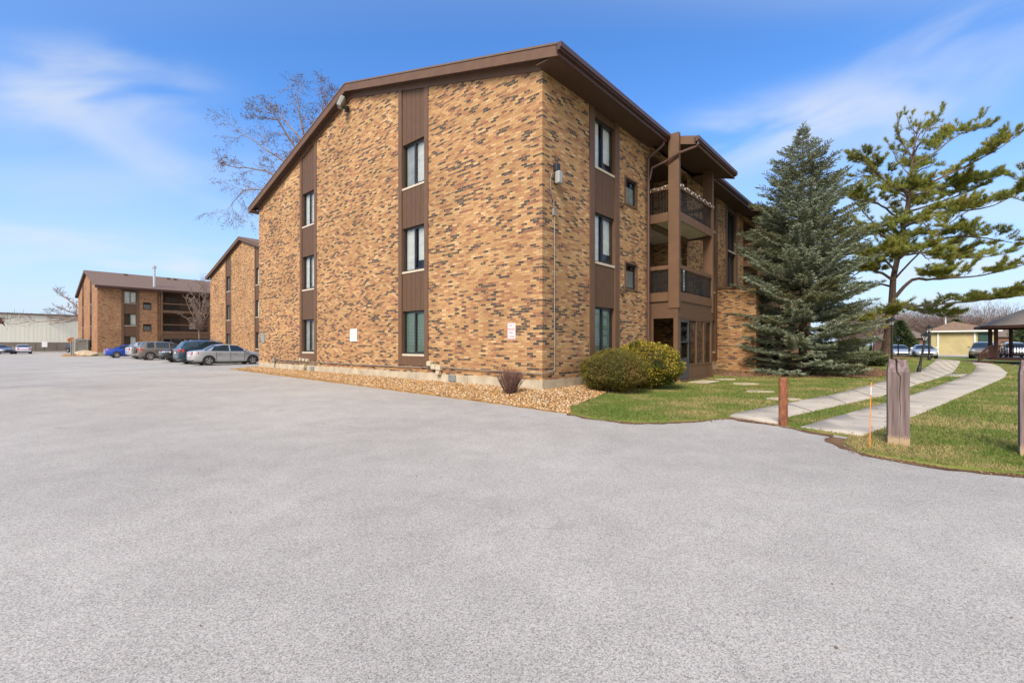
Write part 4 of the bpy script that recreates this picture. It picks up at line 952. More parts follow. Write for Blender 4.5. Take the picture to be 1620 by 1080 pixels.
def make_car(kind, pm, loc, heading, label, group, spare=False, sc_=1.0, roof_rails=False):
    K = KIND[kind]; L_ = K['L']; st = K['st']
    root = empty('parked_car' if kind == 'sedan' else 'parked_suv', (loc[0], loc[1], loc[2] if len(loc) > 2 else .0), heading, label, 'car' if kind == 'sedan' else 'suv', group)
    root.scale = (sc_,)*3
    rows = []
    for (x, zb, zt, zr, w_, wr_) in st:
        X = x-L_/2
        lift = 0
        rows.append([(X,0,zb),(X,w_*.86,zb),(X,w_*.97,zb+.10),(X,w_*1.0,zb+(zt-zb)*.45),(X,w_*.985,zt-.06),(X,w_*.945,zt),(X,wr_+(.04 if zr-zt > .15 else .1),zr-(.075 if zr-zt > .15 else .012)),(X,wr_*.8,zr-(.012 if zr-zt > .15 else .0)),(X,0,zr+(.012))])
    def arch(x):   # bottom edge cut up over the wheels
        return None
    body, gls = MB(), MB()
    def q(mb, i, j, k, s):
        p = [rows[i][k], rows[i+1][k], rows[i+1][k+1], rows[i][k+1]]
        p = [(a[0], a[1]*s, a[2]) for a in p]
        mb.face(p if s < 0 else p[::-1])
    for i in range(len(rows)-1):
        for k in range(8):
            for s in (1, -1):
                isg = ((i, i+1) in K['side'] and k == 5) or ((i, i+1) in K['glass'] and k in (6, 7))
                q(gls if isg else body, i, 0, k, s)
    for e in (0, -1):
        r = rows[e]; P = [(a[0], a[1], a[2]) for a in r]+[(a[0], -a[1], a[2]) for a in r[::-1][1:-1]]
        body.face(P if e == -1 else P[::-1])
    bo = body.build('body', pm, root, smooth=True)
    # weld so shading is continuous
    for mb_o in (bo,):
        bm = bmesh.new(); bm.from_mesh(mb_o.data); bmesh.ops.remove_doubles(bm, verts=bm.verts, dist=.001); bmesh.ops.recalc_face_normals(bm, faces=bm.faces); bm.to_mesh(mb_o.data); bm.free()
        for p in mb_o.data.polygons: p.use_smooth = True
        ms = mb_o.modifiers.new('s', 'SUBSURF'); ms.levels = ms.render_levels = 1
    go = gls.build('glazing', M['carglass'], root, smooth=False)
    bm = bmesh.new(); bm.from_mesh(go.data); bmesh.ops.remove_doubles(bm, verts=bm.verts, dist=.001); bmesh.ops.recalc_face_normals(bm, faces=bm.faces); bm.to_mesh(go.data); bm.free()
    # pillars as paint strips over the glass
    pl = []
    def side_pt(x, t, s, out=.006):
        for i in range(len(st)-1):
            if st[i][0] <= x <= st[i+1][0]:
                u = (x-st[i][0])/(st[i+1][0]-st[i][0]); A = [rows[i][5][k]+(rows[i+1][5][k]-rows[i][5][k])*u for k in range(3)]; B = [rows[i][6][k]+(rows[i+1][6][k]-rows[i][6][k])*u for k in range(3)]
                return (A[0]+(B[0]-A[0])*t, s*(A[1]+(B[1]-A[1])*t+out), A[2]+(B[2]-A[2])*t)
    pil = [(2.15,2.22)] if kind == 'sedan' else [(1.18,1.32),(2.28,2.36)]
    ends = [(K['st'][3][0]+.05, K['st'][4][0]), ] if kind == 'sedan' else [(K['st'][3][0]-.0, K['st'][3][0]+.12)]
    for s in (1,-1):
        for a, c in pil:
            P = [side_pt(a,0,s), side_pt(c,0,s), side_pt(c,1,s), side_pt(a,1,s)]; pl.append(P if s < 0 else P[::-1])
        # A and C pillar along the slanted edges
        a0, a1 = (st[3][0], st[4][0]); 
        P = [side_pt(a0,0,s), side_pt(a0+.32 if kind == 'sedan' else a0+.2,0,s), side_pt(a1,1,s) if kind == 'sedan' else side_pt(a0+.16,1,s), side_pt(a1-.12,1,s) if kind == 'sedan' else side_pt(a0,1,s)]
        pl.append(P if s < 0 else P[::-1])
        b0, b1 = st[7][0], st[8][0]
        P = [side_pt(b1-.14,0,s), side_pt(b1,0,s), side_pt(b0+.12,1,s), side_pt(b0-.02,1,s)]; pl.append(P if s < 0 else P[::-1])
    for P in pl:
        mb = MB(); mb.face(P); mb.build('pillar', pm, root)
    # sill strip, lower bumpers, door lines
    tr = MB()
    for s in (1,-1):
        for x in ((1.35,2.2,3.08) if kind == 'sedan' else (1.3,2.28,3.1)):
            tr.box(x-L_/2-.006, x-L_/2+.006, s*K['W']*1.0-.012, s*K['W']*1.0+.002, .30, st[5][2]-.05)
    tr.box(-L_/2+.03, -L_/2+.2, -K['W']*.72, K['W']*.72, .27 if kind == 'sedan' else .36, .36 if kind == 'sedan' else .55)
    tr.box(L_/2-.25, L_/2+.012, -K['W']*.5, K['W']*.5, .40, .56); 
    tr.box(L_/2-.2, L_/2-.0, -K['W']*.62, K['W']*.62, .26, .34)
    tr.build('trim', M['trimblack'], root)
    # wheels
    wh = None; wr = K['wr']
    for ax in K['ax']:
        for s in (1,-1):
            X = ax-L_/2
            ar = MB(); n = 18
            P = [(X+math.cos(math.pi*2*i/n)*(wr+.055), s*(K['W']+.004), wr+math.sin(math.pi*2*i/n)*(wr+.055)) for i in range(n)]
            P = [p for p in P if p[2] > .16]
            Q = [(p[0], s*(K['W']-.25), p[2]) for p in P]
            ar.face(P if s < 0 else P[::-1])
            for i in range(len(P)-1): ar.face([P[i], P[i+1], Q[i+1], Q[i]])
            ar.build('wheel_arch', M['trimblack'], root)
            if wh is None:
                ty = MB(); ty.lathe([(wr*.66,-.11),(wr*.93,-.115),(wr,-.08),(wr,.08),(wr*.93,.115),(wr*.66,.11),(wr*.62,.09)], 24)
                ty.v = [(x, z, y) for x, y, z in ty.v]
                wh = ty.build('wheel', M['tyre'], root, smooth=False); w_ = wh
                ri = MB(); k5 = 5
                ri.lathe([(wr*.66,.098),(wr*.60,.105),(wr*.58,.07)], 24); ri.lathe([(.001,.1),(wr*.17,.1),(wr*.2,.08)], 12)
                ri.v = [(x, z, y) for x, y, z in ri.v]
                for i in range(k5):
                    a = 2*math.pi*i/k5+.3; 
                    for da in (-.16,.16): ri.bar((math.cos(a)*wr*.12, .09, math.sin(a)*wr*.12), (math.cos(a+da)*wr*.61, .095, math.sin(a+da)*wr*.61), .035)
                ri.build('rim', M['rim'], wh)
                dk = MB(); dk.lathe([(.001,.06),(wr*.62,.06),(wr*.62,.05)], 16); dk.v = [(x, z, y) for x, y, z in dk.v]; dk.build('brake_disc', M['trimblack'], wh)
            else: w_ = copy_tree(wh, root)
            w_.location = (X, s*(K['W']-.095), wr); w_.rotation_euler = (0, random.random(), 0 if s > 0 else math.pi)
    # lights, plate, mirrors, handles
    zb = st[1][2]; zf = st[10][2]
    for s in (1,-1):
        tl = MB(); x0 = -L_/2
        if kind == 'sedan': tl.prism([(x0+.0,s*.48),(x0+.02,s*.70),(x0+.34,s*.845),(x0+.36,s*.80),(x0+.12,s*.45)][::(1 if s > 0 else -1)], .70, .90)
        else: tl.prism([(x0+.0,s*.60),(x0+.02,s*.79),(x0+.34,s*.895),(x0+.36,s*.80),(x0+.12,s*.55)][::(1 if s > 0 else -1)], .84, 1.06)
        tl.build('taillight', M['red_lens'], root, bevel=.015)
        hl = MB(); x1 = L_/2; z = .58 if kind == 'sedan' else .74
        hl.prism([(x1-.03,s*.42),(x1-.06,s*.62),(x1-.22,s*.79),(x1-.5,s*.86),(x1-.5,s*.6),(x1-.2,s*.42)][::(1 if s > 0 else -1)], z, z+.14)
        hl.build('headlight', M['head_lens'], root, bevel=.015)
        mi = MB(); mi.box(3.0-L_/2, 3.12-L_/2, s*.9 if s > 0 else -.9-.18, s*.9+.18 if s > 0 else -.9, st[6][2]+.02, st[6][2]+.15); mi.build('mirror', pm, root, bevel=.02)
        hn = MB()
        for x in ((1.45,2.35) if kind == 'sedan' else (1.42,2.45)): hn.box(x-L_/2, x-L_/2+.16, min(s*.885,s*.925), max(s*.885,s*.925), st[5][2]-.16, st[5][2]-.13)
        hn.build('door_handle', pm, root)
    MB().box(-L_/2-.015, -L_/2+.02, -.16, .16, zb-.28, zb-.16).build('number_plate', M['plate'], root)
    if roof_rails:
        rr = MB()
        for s in (1,-1): rr.tube([(.7-L_/2,s*.62,1.66),(.8-L_/2,s*.62,1.72),(2.4-L_/2,s*.62,1.73),(2.6-L_/2,s*.6,1.66)], .018, 6)
        rr.build('roof_rail', M['chrome'], root)
    if spare:
        sp = MB(); sp.lathe([(.30,0),(.36,.03),(.36,.2),(.28,.24)], 24); sp.v = [(-L_/2-.02-z, x, y+.92) for x, y, z in sp.v]; sp.build('spare_wheel_cover', pm, root, smooth=False)
    # cabin floor shadow blocker: dark underbody
    MB().box(-L_/2+.5, L_/2-.5, -.7, .7, .16, .24).build('underbody', M['trimblack'], root)
    return root
P_ = dict(silver=paint('silver_paint', (.50,.51,.53), .5), teal=paint('teal_paint', (.012,.05,.075)), black=paint('black_car_paint', (.018,.018,.025)), taupe=paint('taupe_paint', (.20,.175,.15), .4),
          pale=paint('pale_silver_paint', (.46,.47,.48), .4), white=paint('white_car_paint', (.66,.67,.70), .1), blue=paint('blue_paint', (.02,.07,.42)), slate=paint('slate_paint', (.15,.17,.20), .4), lilac=paint('lilac_white_paint', (.62,.60,.68), .1))
G1 = 'cars parked nose in along the second and third blocks'
def parked(kind, pm, ly, label, rev=False, lx=-1.0, **k):
    L_ = KIND[kind]['L']; X, Y = tow(lx+L_/2, ly)
    return make_car(kind, pm, (X, Y, .002), TH+(math.pi if rev else 0), label, G1, **k)
parked('sedan', P_['silver'], 29.0, 'silver sedan seen side on, nearest the big block', lx=-.9)
parked('suv', P_['teal'], 32.0, 'dark teal suv just behind the silver sedan', lx=-1.0, roof_rails=True)
parked('suv', P_['black'], 36.9, 'black suv parked tail in, its headlights towards the lot', rev=True, lx=-.9)
parked('suv', P_['taupe'], 45.4, 'taupe suv with a spare wheel cover on its back', spare=True, lx=-1.0)
parked('suv', P_['pale'], 49.8, 'pale silver suv directly left of the taupe one', lx=-.9)
parked('suv', P_['white'], 53.8, 'whitish grey suv between the pale silver suv and the blue sedan', lx=-.4)
parked('sedan', P_['blue'], 57.2, 'bright blue sedan at the far end of the parked row', lx=-1.7)
G2 = 'cars by the long warehouse'
x_, y_ = gp(36, 559.5); make_car('sedan', P_['lilac'], (x_, y_, .002), math.atan2(y_, x_)+.05, 'pale lilac white sedan seen from behind before the warehouse', G2, sc_=1.02)
x_, y_ = gp(-2, 560); make_car('sedan', P_['slate'], (x_, y_, .002), math.atan2(-y_, -x_)+.5, 'slate grey sedan cut by the left edge of the photo', G2)
x_, y_ = gp(107, 558); make_car('suv', P_['black'], (x_-.2, y_+2.4, .002), math.atan2(-y_, -x_)+.6, 'dark suv half hidden beyond the orange sign', G2)
x_, y_ = gp(117, 558.6); make_car('sedan', P_['slate'], (x_+1.6, y_+1.6, .002), math.atan2(-y_, -x_)+.5, 'grey sedan half hidden by the third block', G2)
G3 = 'cars in the far right parking area'
def rc(kind, pm, px, d, head, lab, **k): make_car(kind, pm, ((px-810)/F*d, d, .014), head, lab, G3, **k)
rc('sedan', P_['silver'], 1421, 48.5, R(-122), 'pale sedan between the pine trunk and the leaning lamp', sc_=.98)
rc('sedan', P_['silver'], 1460, 47.5, R(-124), 'silver sedan with dark bumper behind the leaning lamp post', sc_=1.0)
rc('suv', P_['taupe'], 1556, 46.5, R(-140), 'grey suv facing the lawn beside the yellow brick garage')
rc('suv', P_['white'], 1604, 51, R(-128), 'white suv partly behind the gazebo railing')

# ------------------------------------------------------------------ posts, lamps, small things
def ground_at(px, py): X, Y = gp(px, py); return X, Y, h(X, Y)+.02
X, Y, Z = ground_at(1239, 673)
s = empty('steel_bollard', (X, Y, Z-.02), 0, 'rusty round steel bollard at the start of the path', 'bollard')
MB().lathe([(.068,-.05),(.068,.80),(.062,.806),(.055,.80),(.055,.5)], 28).build('pipe', M['rust'], s, smooth=False)
mb = MB().lathe([(.001,.74),(.0545,.74),(.0545,.73)], 20).build('fill', M['concrete'], s)
def timber_mat():
    m, nt, N, L, P = nmat('weathered_timber')
    tc = N.new('ShaderNodeTexCoord'); o = tc.outputs['Object']
    mp = N.new('ShaderNodeMapping'); mp.inputs['Scale'].default_value = (26,26,1.6); L.new(o, mp.inputs[0])
    n = N.new('ShaderNodeTexNoise'); n.inputs['Scale'].default_value = 1; n.inputs['Detail'].default_value = 6; L.new(mp.outputs[0], n.inputs['Vector'])
    cr = N.new('ShaderNodeValToRGB'); e = cr.color_ramp.elements; e[0].position = .32; e[0].color = (.085,.058,.054,1); e[1].position = .7; e[1].color = (.225,.165,.155,1); L.new(n.outputs['Fac'], cr.inputs[0])
    # bare rotten wood at the foot
    sp = N.new('ShaderNodeSeparateXYZ'); L.new(o, sp.inputs[0])
    n2 = N.new('ShaderNodeTexNoise'); n2.inputs['Scale'].default_value = 14; L.new(mp.outputs[0], n2.inputs['Vector'])
    th_ = math_n(N, L, 'LESS_THAN', math_n(N, L, 'ADD', sp.outputs[2], math_n(N, L, 'MULTIPLY', n2.outputs['Fac'], .22)), .24)
    mx = N.new('ShaderNodeMix'); mx.data_type = 'RGBA'; L.new(th_, mx.inputs['Factor']); L.new(cr.outputs[0], mx.inputs['A']); mx.inputs['B'].default_value = (.36,.26,.16,1)
    L.new(mx.outputs['Result'], P.inputs['Base Color']); P.inputs['Roughness'].default_value = .9
    b = N.new('ShaderNodeBump'); b.inputs['Strength'].default_value = .7; b.inputs['Distance'].default_value = .006; L.new(n.outputs['Fac'], b.inputs['Height']); L.new(b.outputs[0], P.inputs['Normal'])
    return m
M['timber'] = timber_mat()
def timber_post(X, Y, w_, hh, rz, label, side=-1):
    s = empty('timber_post', (X, Y, .0), rz, label, 'post', 'weathered timber posts at the edge of the lot')
    # crack down the front as a real groove, bevelled top
    hw = w_/2; g = .008; gx = -.0
    zt = hh; zs = hh-.17; mb = MB(); rnd = random.Random(5)
    lv = [0,.15,.35,.5,.7,zs-.06,zs]
    cx_ = [gx+rnd.uniform(-.02,.02) for _ in lv]; gw = [.0012,.0015,.002,.003,.004,.006,.008]
    def ring(i): 
        c = cx_[i]; q = gw[i]; z = lv[i]
        return [(-hw,-hw,z),(c-q,-hw,z),(c,-hw+(.012 if i < 3 else .035),z),(c+q,-hw,z),(hw,-hw,z),(hw,hw,z),(-hw,hw,z)]
    rg = [ring(i) for i in range(len(lv))]
    c = cx_[-1]
    rg.append([(-hw+.02,-hw+.10,zt),(c-.014,-hw+.10,zt),(c,-hw+.14,zt-.02),(c+.012,-hw+.10,zt-.004),(hw-.02,-hw+.10,zt-.004),(hw-.02,hw-.02,zt-.01),(-hw+.02,hw-.02,zt)])
    for i in range(len(rg)-1):
        for k in range(7):
            j = (k+1) % 7; mb.face([rg[i][k], rg[i][j], rg[i+1][j], rg[i+1][k]])
    mb.face([rg[-1][k] for k in (0,1,2,3,4,5,6)])
    mb.build('timber', M['timber'], s)
    ck = MB(); ck.tube([(c,-hw+.03,zs+.02),(c+.01,-hw+.085,zt-.02),(c-.005,.0,zt+.001),(c+.01,hw-.04,zt)], .007, 5)
    for a, b_ in (((-.08,-.06),(-.02,-.02)),((.03,-.03),(.09,.02)),((.05,.03),(.02,.08)),((-.1,.03),(-.03,.06)),((-.05,-.02),(-.09,.06))): ck.tube([(a[0],a[1],zt+.0),(b_[0],b_[1],zt+.0)], .003, 4)
    ck.build('split', M['gap'], s)
    return s
X, Y = gp(1432.5, 708); timber_post(X, Y+.12, .225, 1.165, -.62, 'cracked weathered timber post with splayed top behind the orange stake')
X, Y = gp(1652, 727); timber_post(X, Y+.12, .225, 1.17, -.75, 'weathered timber post cut by the right edge of the photo')
X, Y, Z = ground_at(1376, 711)
s = empty('snow_stake', (X, Y, Z-.01), 0, 'thin orange snow marker stake with white band in the grass', 'marker stake')
pts = [(0,0,-.02),(.004,.01,.95)]
o = MB().tube([(0,0,-.02),(.009,.0,.55),(.014,.0,.70)], .0055, 8).tube([(.0165,0,.80),(.019,0,.87)], .0055, 8).build('rod', M['orange'], s)
MB().tube([(.014,0,.70),(.0165,0,.80)], .0072, 8).build('reflector', M['white'], s); MB().tube([(.019,0,.87),(.0192,0,.885)], .007, 8).build('cap', M['black'], s)
def lamp_post(px, py, top, label, tilt=0, small=False, d=None, z=None):
    if d is None: X, Y, Z = ground_at(px, py)
    else: Y = d; X = (px-810)/F*d; Z = h(X, Y) if z is None else z
    H_ = CH+(HZ-top)/F*Y-Z
    s = empty('lamp_post', (X, Y, Z-.03), random.random(), label, 'lamp post', 'black lantern posts along the path'); s.rotation_euler = (0, tilt, 0)
    k = H_-.42
    MB().lathe([(.085,0),(.085,.25),(.062,.32),(.055,.5),(.045,k-.1),(.06,k-.08),(.06,k-.03),(.03,k)], 14).build('pole', M['black'], s)
    ln = MB(); a, b_ = .07, .125
    for i in range(4):
        t = math.pi/2*i+math.pi/4; ln.bar((math.cos(t)*a*1.3, math.sin(t)*a*1.3, k), (math.cos(t)*b_*1.3, math.sin(t)*b_*1.3, k+.24), .014)
    ln.lathe([(.09,k-.02),(.09,k+.01)], 4); ln.lathe([(.20,k+.235),(.205,k+.255),(.09,k+.34),(.03,k+.38),(.035,k+.40),(.008,k+.45)], 8)
    lt = ln.build('lantern', M['black'], s)
    g_ = MB().lathe([(.075,k+.012),(.135,k+.23)], 4, (0,0,0)); g_.build('lantern_glass', M['lens'], lt)
    return s
lamp_post(1411, 588, 500, 'black lantern post nearest the spruce, tallest in view')
lamp_post(1453, 590, 523, 'black lantern post leaning to the right beside the path', tilt=R(11))
lamp_post(1470, 581, 513, 'upright black lantern post just right of the leaning one')
lamp_post(1421, 562, 531, 'small distant lantern post beside the pine trunk', d=40, z=.2)
X, Y, Z = ground_at(1438, 575)
s = empty('marker_post', (X, Y, Z-.02), 0, 'thin dark marker post between the two nearer lamps', 'post'); MB().box(-.03,.03,-.03,.03,0,1.0).build('stake', M['frame'], s); MB().box(-.09,.09,-.035,-.031,.72,1.0).build('plate', M['frame'], s)
for i, (px, py, r_) in enumerate(((1145,601.5,.42),(1178,608.5,.38),(1200,621,.34),(1238,633,.36))):
    X, Y = gp(px, py); z = h(X, Y)+.03; n = 9; rr = [r_*(1+.15*math.sin(2.3*k+i)) for k in range(n)]
    mb = MB(); mb.prism([(math.cos(2*math.pi*k/n)*rr[k]*1.15, math.sin(2*math.pi*k/n)*rr[k]*.8) for k in range(n)], -.02, .018)
    o = mb.build('stepping_stone', M['concrete'], None, bevel=.01); o.location = (X, Y, z)
    tag(o, ('flat stepping stone nearest the porch','second flat stepping stone out from the porch','third flat stepping stone out from the porch','flat stepping stone nearest the path')[i], 'stepping stone', 'stepping stones across the lawn')
X, Y = tow(6.95,-1.75); o = MB().prism([(-.5,-.3),(.6,-.35),(.7,.3),(-.5,.35)], 0, .03).build('porch_stone', M['concrete'], None, bevel=.01); o.location = (X, Y, h(X, Y)+.035); o.rotation_euler = (0,0,TH); tag(o, 'flat stone step in front of the porch door', 'stone step')
X, Y = gp(908, 610, .1); s = empty('bait_box', (X, Y-.1, h(X, Y)+.04), TH, 'black plastic bait box against the wall beside the round shrub', 'bait box')
MB().box(-.2,.2,-.12,.12,0,.13).build('base', M['blackplastic'], s, bevel=.03); MB().box(-.18,.18,-.1,.1,.132,.175).build('lid', M['blackplastic'], s, bevel=.02)
X, Y = gp(965, 625); s = empty('ground_drain', (X, Y, h(X, Y)+.03), .3, 'small black plastic cap lying on the gravel edge', 'drain')
MB().lathe([(.12,0),(.12,.03),(.07,.06),(.0015,.07)], 14).build('cap', M['blackplastic'], s); MB().box(-.05,.05,-.05,.05,.055,.075).build('knob', M['blackplastic'], s)
# rocks by the third block
for i, (px, py, r_) in enumerate(((137,562.2,1.3),(152,562.8,.9),(146,563.2,.6))):
    X, Y = gp(px, py); bm = bmesh.new(); bmesh.ops.create_icosphere(bm, subdivisions=3, radius=r_)
    for v in bm.verts: v.co = v.co*(1+.22*mnoise.noise(v.co*1.3/r_+Vector((i*7,0,0)))+.06*mnoise.noise(v.co*4/r_)); v.co.z *= .42; v.co.y *= .7
    me = bpy.data.meshes.new('boulder'); bm.to_mesh(me); bm.free(); me.materials.append(M['rock']); o = bpy.data.objects.new('boulder', me); col.objects.link(o); o.location = (X, Y, .15)
    tag(o, ('large flat boulder at the corner of the third block','middle sized boulder right of the large flat one','smallest boulder in front of the other two')[i], 'boulder', 'boulders by the third block')
X, Y = tow(-1.8, 70.9); X, Y = gp(128.5, 562); Y += 0
s = empty('transformer_box', (X, Y, 0), TH, 'grey metal utility cabinet at the corner of the third block', 'utility cabinet')
MB().box(-.75,.75,-1.0,1.0,0,2.2).build('cabinet', M['tank'], s, bevel=.15); MB().box(-.77,-.755,-.6,.6,.3,1.9).build('door', M['steel'], s)
for k in (-1.15, 1.15): MB().tube([(-.9,k,0),(-.9,k,2.0),(-.2,k,2.3),(.5,k,2.0),(.5,k,0)], .06, 8).build('guard_hoop', M['tank'], s)
X, Y = gp(113.5, 560.6)
s = empty('octagon_sign', (X, Y, 0), math.atan2(Y, X)-math.pi/2, 'orange octagonal sign with dark lettering on a post by the third block', 'sign')
mb = MB().tube([(0,0,0),(0,0,2.3)], .05, 8); mb.build('post', M['conduit'], s)
o = MB().prism([(math.cos(math.pi/4*k+math.pi/8)*.5, math.sin(math.pi/4*k+math.pi/8)*.42) for k in range(8)], 0, .03).build('panel', mat('orange_sign', (.50,.17,.04), .5), s); o.rotation_euler = (math.pi/2,0,0); o.location = (0,-.06,2.1)
text_mesh('STOP', .3, 'lettering', M['gap'], s, (0,-.1,2.0), bold=.005)
X, Y = gp(70.5, 556.5)
s = empty('lot_sign', (X, Y, 0), math.atan2(Y, X)-math.pi/2, 'white and pink notice on a post before the brown warehouse base', 'sign')
MB().tube([(0,0,0),(0,0,1.3)], .05, 6).build('post', M['frame'], s); MB().box(-.4,.4,-.08,-.05,1.0,2.1).build('panel', M['sign_white'], s)
# wheel stops
for i, (px, py, w_) in enumerate(((79,557.6,3.2),(1508,563.6,3.6))):
    X, Y = gp(px, py); o = MB().box(-w_,w_,-.12,.12,0,.22).build('wheel_stop', M['path'], None, bevel=.03); o.location = (X, Y, .01); o.rotation_euler = (0,0,math.atan2(Y, X)-math.pi/2); tag(o, ('long low pale kerb in front of the warehouse','pale concrete wheel stop in front of the yellow garage')[i], 'kerb')

# ------------------------------------------------------------------ warehouse
wl = tow(-60, 127)
s = empty('warehouse', (*tow(-40,127), 0), TH, 'long pale metal warehouse with a dark brown base at the far left', 'warehouse')
L1, HW = 130, 7.6
mb = MB(); x = 0
mb.box(-30, L1, 0, 25, 1.95, HW-.1)
xx = -30
while xx < L1: mb.box(xx, xx+.3, -.012, -.002, 1.96, HW-.12); xx += .62
mb.build('wall', M['metal_wall'], s)
mb = MB(); mb.box(-30, L1, -.05, 25, 0, 1.94); xx = -30
while xx < L1: mb.box(xx, xx+.3, -.09, -.052, 0, 1.93); xx += 3.0
mb.build('base', M['metal_wall_dark'], s)
MB().box(-30.3, L1+.3, -.35, 25.3, HW-.098, HW+.15).build('roof', M['siding'], s)
vx = [v for v in [None]][0]
rr = bpy.data.objects[[c.name for c in s.children if c.name.startswith('roof')][0]]
MB().lathe([(.18,0),(.18,1.7),(.42,1.75),(.42,2.1),(.1,2.3)], 10, (28.5,3.0,HW+.15)).build('roof_vent', M['siding'], rr)

# ------------------------------------------------------------------ garage, gazebo, distant houses, pole
d = 62.0; X0, X1 = (1474-810)/F*d, (1572-810)/F*d; cxg = (X0+X1)/2; hwg = (X1-X0)/2
hwg = 3.15; s = empty('brick_garage', (cxg, d, 0), R(-38), 'low yellow brick garage with brown hipped roof and white eaves', 'garage')
MB().box(-hwg,hwg,0,9,-.05,3.05).build('wall', M['brick_yellow'], s)
mb = MB(); e = .5; zz = 3.3; A = [(-hwg-e,-e,zz),(hwg+e,-e,zz),(hwg+e,9+e,zz),(-hwg-e,9+e,zz)]; r1, r2 = (-.5,4.0,4.75), (-.3,5,4.75)
mb.face([A[0],A[1],r2,r1]); mb.face([A[1],A[2],r2]); mb.face([A[2],A[3],r1,r2]); mb.face([A[3],A[0],r1]); mb.face(A[::-1])
mb.build('roof', mat('brown_roof', (.19,.12,.075), .95, var=.2, scale=3), s)
MB().box(-hwg-e,hwg+e,-e-.05,-e,3.14,3.34).box(-hwg-e,hwg+e,-e,9,3.11,3.135).build('eaves', M['white'], s)
for x in (-hwg+.6, hwg-2.1): MB().box(x,x+.18,-.12,-.002,.1,3.05).build('downspout', M['white'], s)
MB().box(hwg-1.7,hwg-.35,-.06,-.002,.2,3.0).build('door', mat('green_door', (.012,.05,.04), .6), s)
s = empty('flag_pole', ((1496-810)/F*75, 75, 0), 0, 'plain white pole rising behind the yellow garage', 'pole'); MB().lathe([(.12,0),(.09,5.6),(.02,5.65)], 8).build('pole', M['white'], s); MB().lathe([(.02,5.65),(.09,5.72),(.02,5.8)], 8).build('finial', M['white'], s)
def house(px0, px1, d, zt, zr, wm, rm, lab):
    xa, xb = (px0-810)/F*d, (px1-810)/F*d; w_ = (xb-xa)/2
    s = empty('house', ((xa+xb)/2, d, 0), 0, lab, 'house', 'low houses beyond the parking area'); MB().box(-w_,w_,0,8,-.05,zt).build('wall', wm, s)
    mb = MB(); A = [(-w_-.4,-.4,zt),(w_+.4,-.4,zt),(w_+.4,8.4,zt),(-w_-.4,8.4,zt)]; a, b_ = (-w_*.6,4,zr),(w_*.6,4,zr)
    mb.face([A[0],A[1],b_,a]); mb.face([A[1],A[2],b_]); mb.face([A[2],A[3],a,b_]); mb.face([A[3],A[0],a]); mb.build('roof', rm, s)
    x = -w_+1
    while x < w_-1.8: MB().box(x,x+1.1,-.04,-.002,1,2.1).build('window', M['frame'], s); x += 4.5
hr_ = mat('grey_brown_roof', (.15,.11,.09), .95); hb = mat('house_brick', (.18,.095,.07), .9, var=.2)
house(1434, 1472, 88, 2.7, 4.6, hb, hr_, 'low brown house seen between the pine trunk and the garage')
house(1576, 1760, 92, 3.0, 4.8, hb, hr_, 'long low red brick house behind the gazebo')
# gazebo
gx, gy, gr = 37.7, 33.0, 2.6
s = empty('gazebo', (gx, gy, 0), R(8), 'brown stained gazebo with hipped roof and slatted railing at the right edge', 'gazebo')
oc = lambda r, n=8: [(math.cos(2*math.pi*k/n+math.pi/8)*r, math.sin(2*math.pi*k/n+math.pi/8)*r) for k in range(n)]
MB().prism(oc(gr+.15), .28, .44).build('deck', M['gazebo'], s)
P8 = oc(gr)
pw = None
for p in P8:
    if pw is None: pw = MB().box(-.08,.08,-.08,.08,.44,2.72).build('post', M['gazebo'], s); g_ = pw
    else: g_ = pw.copy(); col.objects.link(g_)
    g_.location = (p[0]*.95, p[1]*.95, 0)
mb = MB(); E_ = oc(gr+.75); 
for k in range(8):
    j = (k+1) % 8; mb.face([(*E_[k],2.72),(*E_[j],2.72),(0,0,4.35)]); 
mb.face([(*p,2.71) for p in E_[::-1]]); rf = mb.build('roof', mat('weathered_shingle', (.25,.215,.19), .95, var=.2, scale=8, stretch=(1,1,6)), s)
mb = MB()
for k in range(8): j = (k+1) % 8; mb.bar((*E_[k],2.66), (*E_[j],2.66), .06, .2)
mb.build('fascia', M['gazebo'], rf)
for k in range(8):
    j = (k+1) % 8
    a, b_ = Vector((*P8[k],0))*.95, Vector((*P8[j],0))*.95
    if k == 3: continue
    mb = MB(); mb.bar(a+Vector((0,0,1.32)), b_+Vector((0,0,1.32)), .12, .06); mb.bar(a+Vector((0,0,.6)), b_+Vector((0,0,.6)), .06, .06)
    n = 13
    for i in range(1, n): c = a+(b_-a)*i/n; mb.bar(c+Vector((0,0,.6)), c+Vector((0,0,1.3)), .05, .03)
    mb.build('railing', M['gazebo'], s)
# ramp railing coming down on the left
mb = MB(); a = Vector((*P8[3],0))*.97; c = a+Vector((-1.7,-.25,0))
mb.tube([a+Vector((0,0,1.32)), a+Vector((-.6,-.08,1.25)), a+Vector((-1.2,-.17,1.0)), c+Vector((0,0,.6))], .05, 6); mb.tube([a+Vector((0,0,.6)), a+Vector((-.85,-.12,.45)), c+Vector((0,0,.25))], .03, 6)
for i in range(1, 12):
    t = i/12; p = a+(c-a)*t; mb.bar(p+Vector((0,0,.55-.3*t)), p+Vector((0,0,1.3-.55*t*t-.1*t)), .05, .03)
mb.bar(c, c+Vector((0,0,.75)), .1); mb.build('ramp_railing', M['gazebo'], s)
MB().prism([tuple(a.xy), tuple((a+Vector((0,1.2,0))).xy), tuple((c+Vector((0,1.2,0))).xy), tuple(c.xy)], .02, .2).build('ramp', M['gazebo'], s)
o = bpy.data.objects.new('x', None); bpy.data.objects.remove(o)
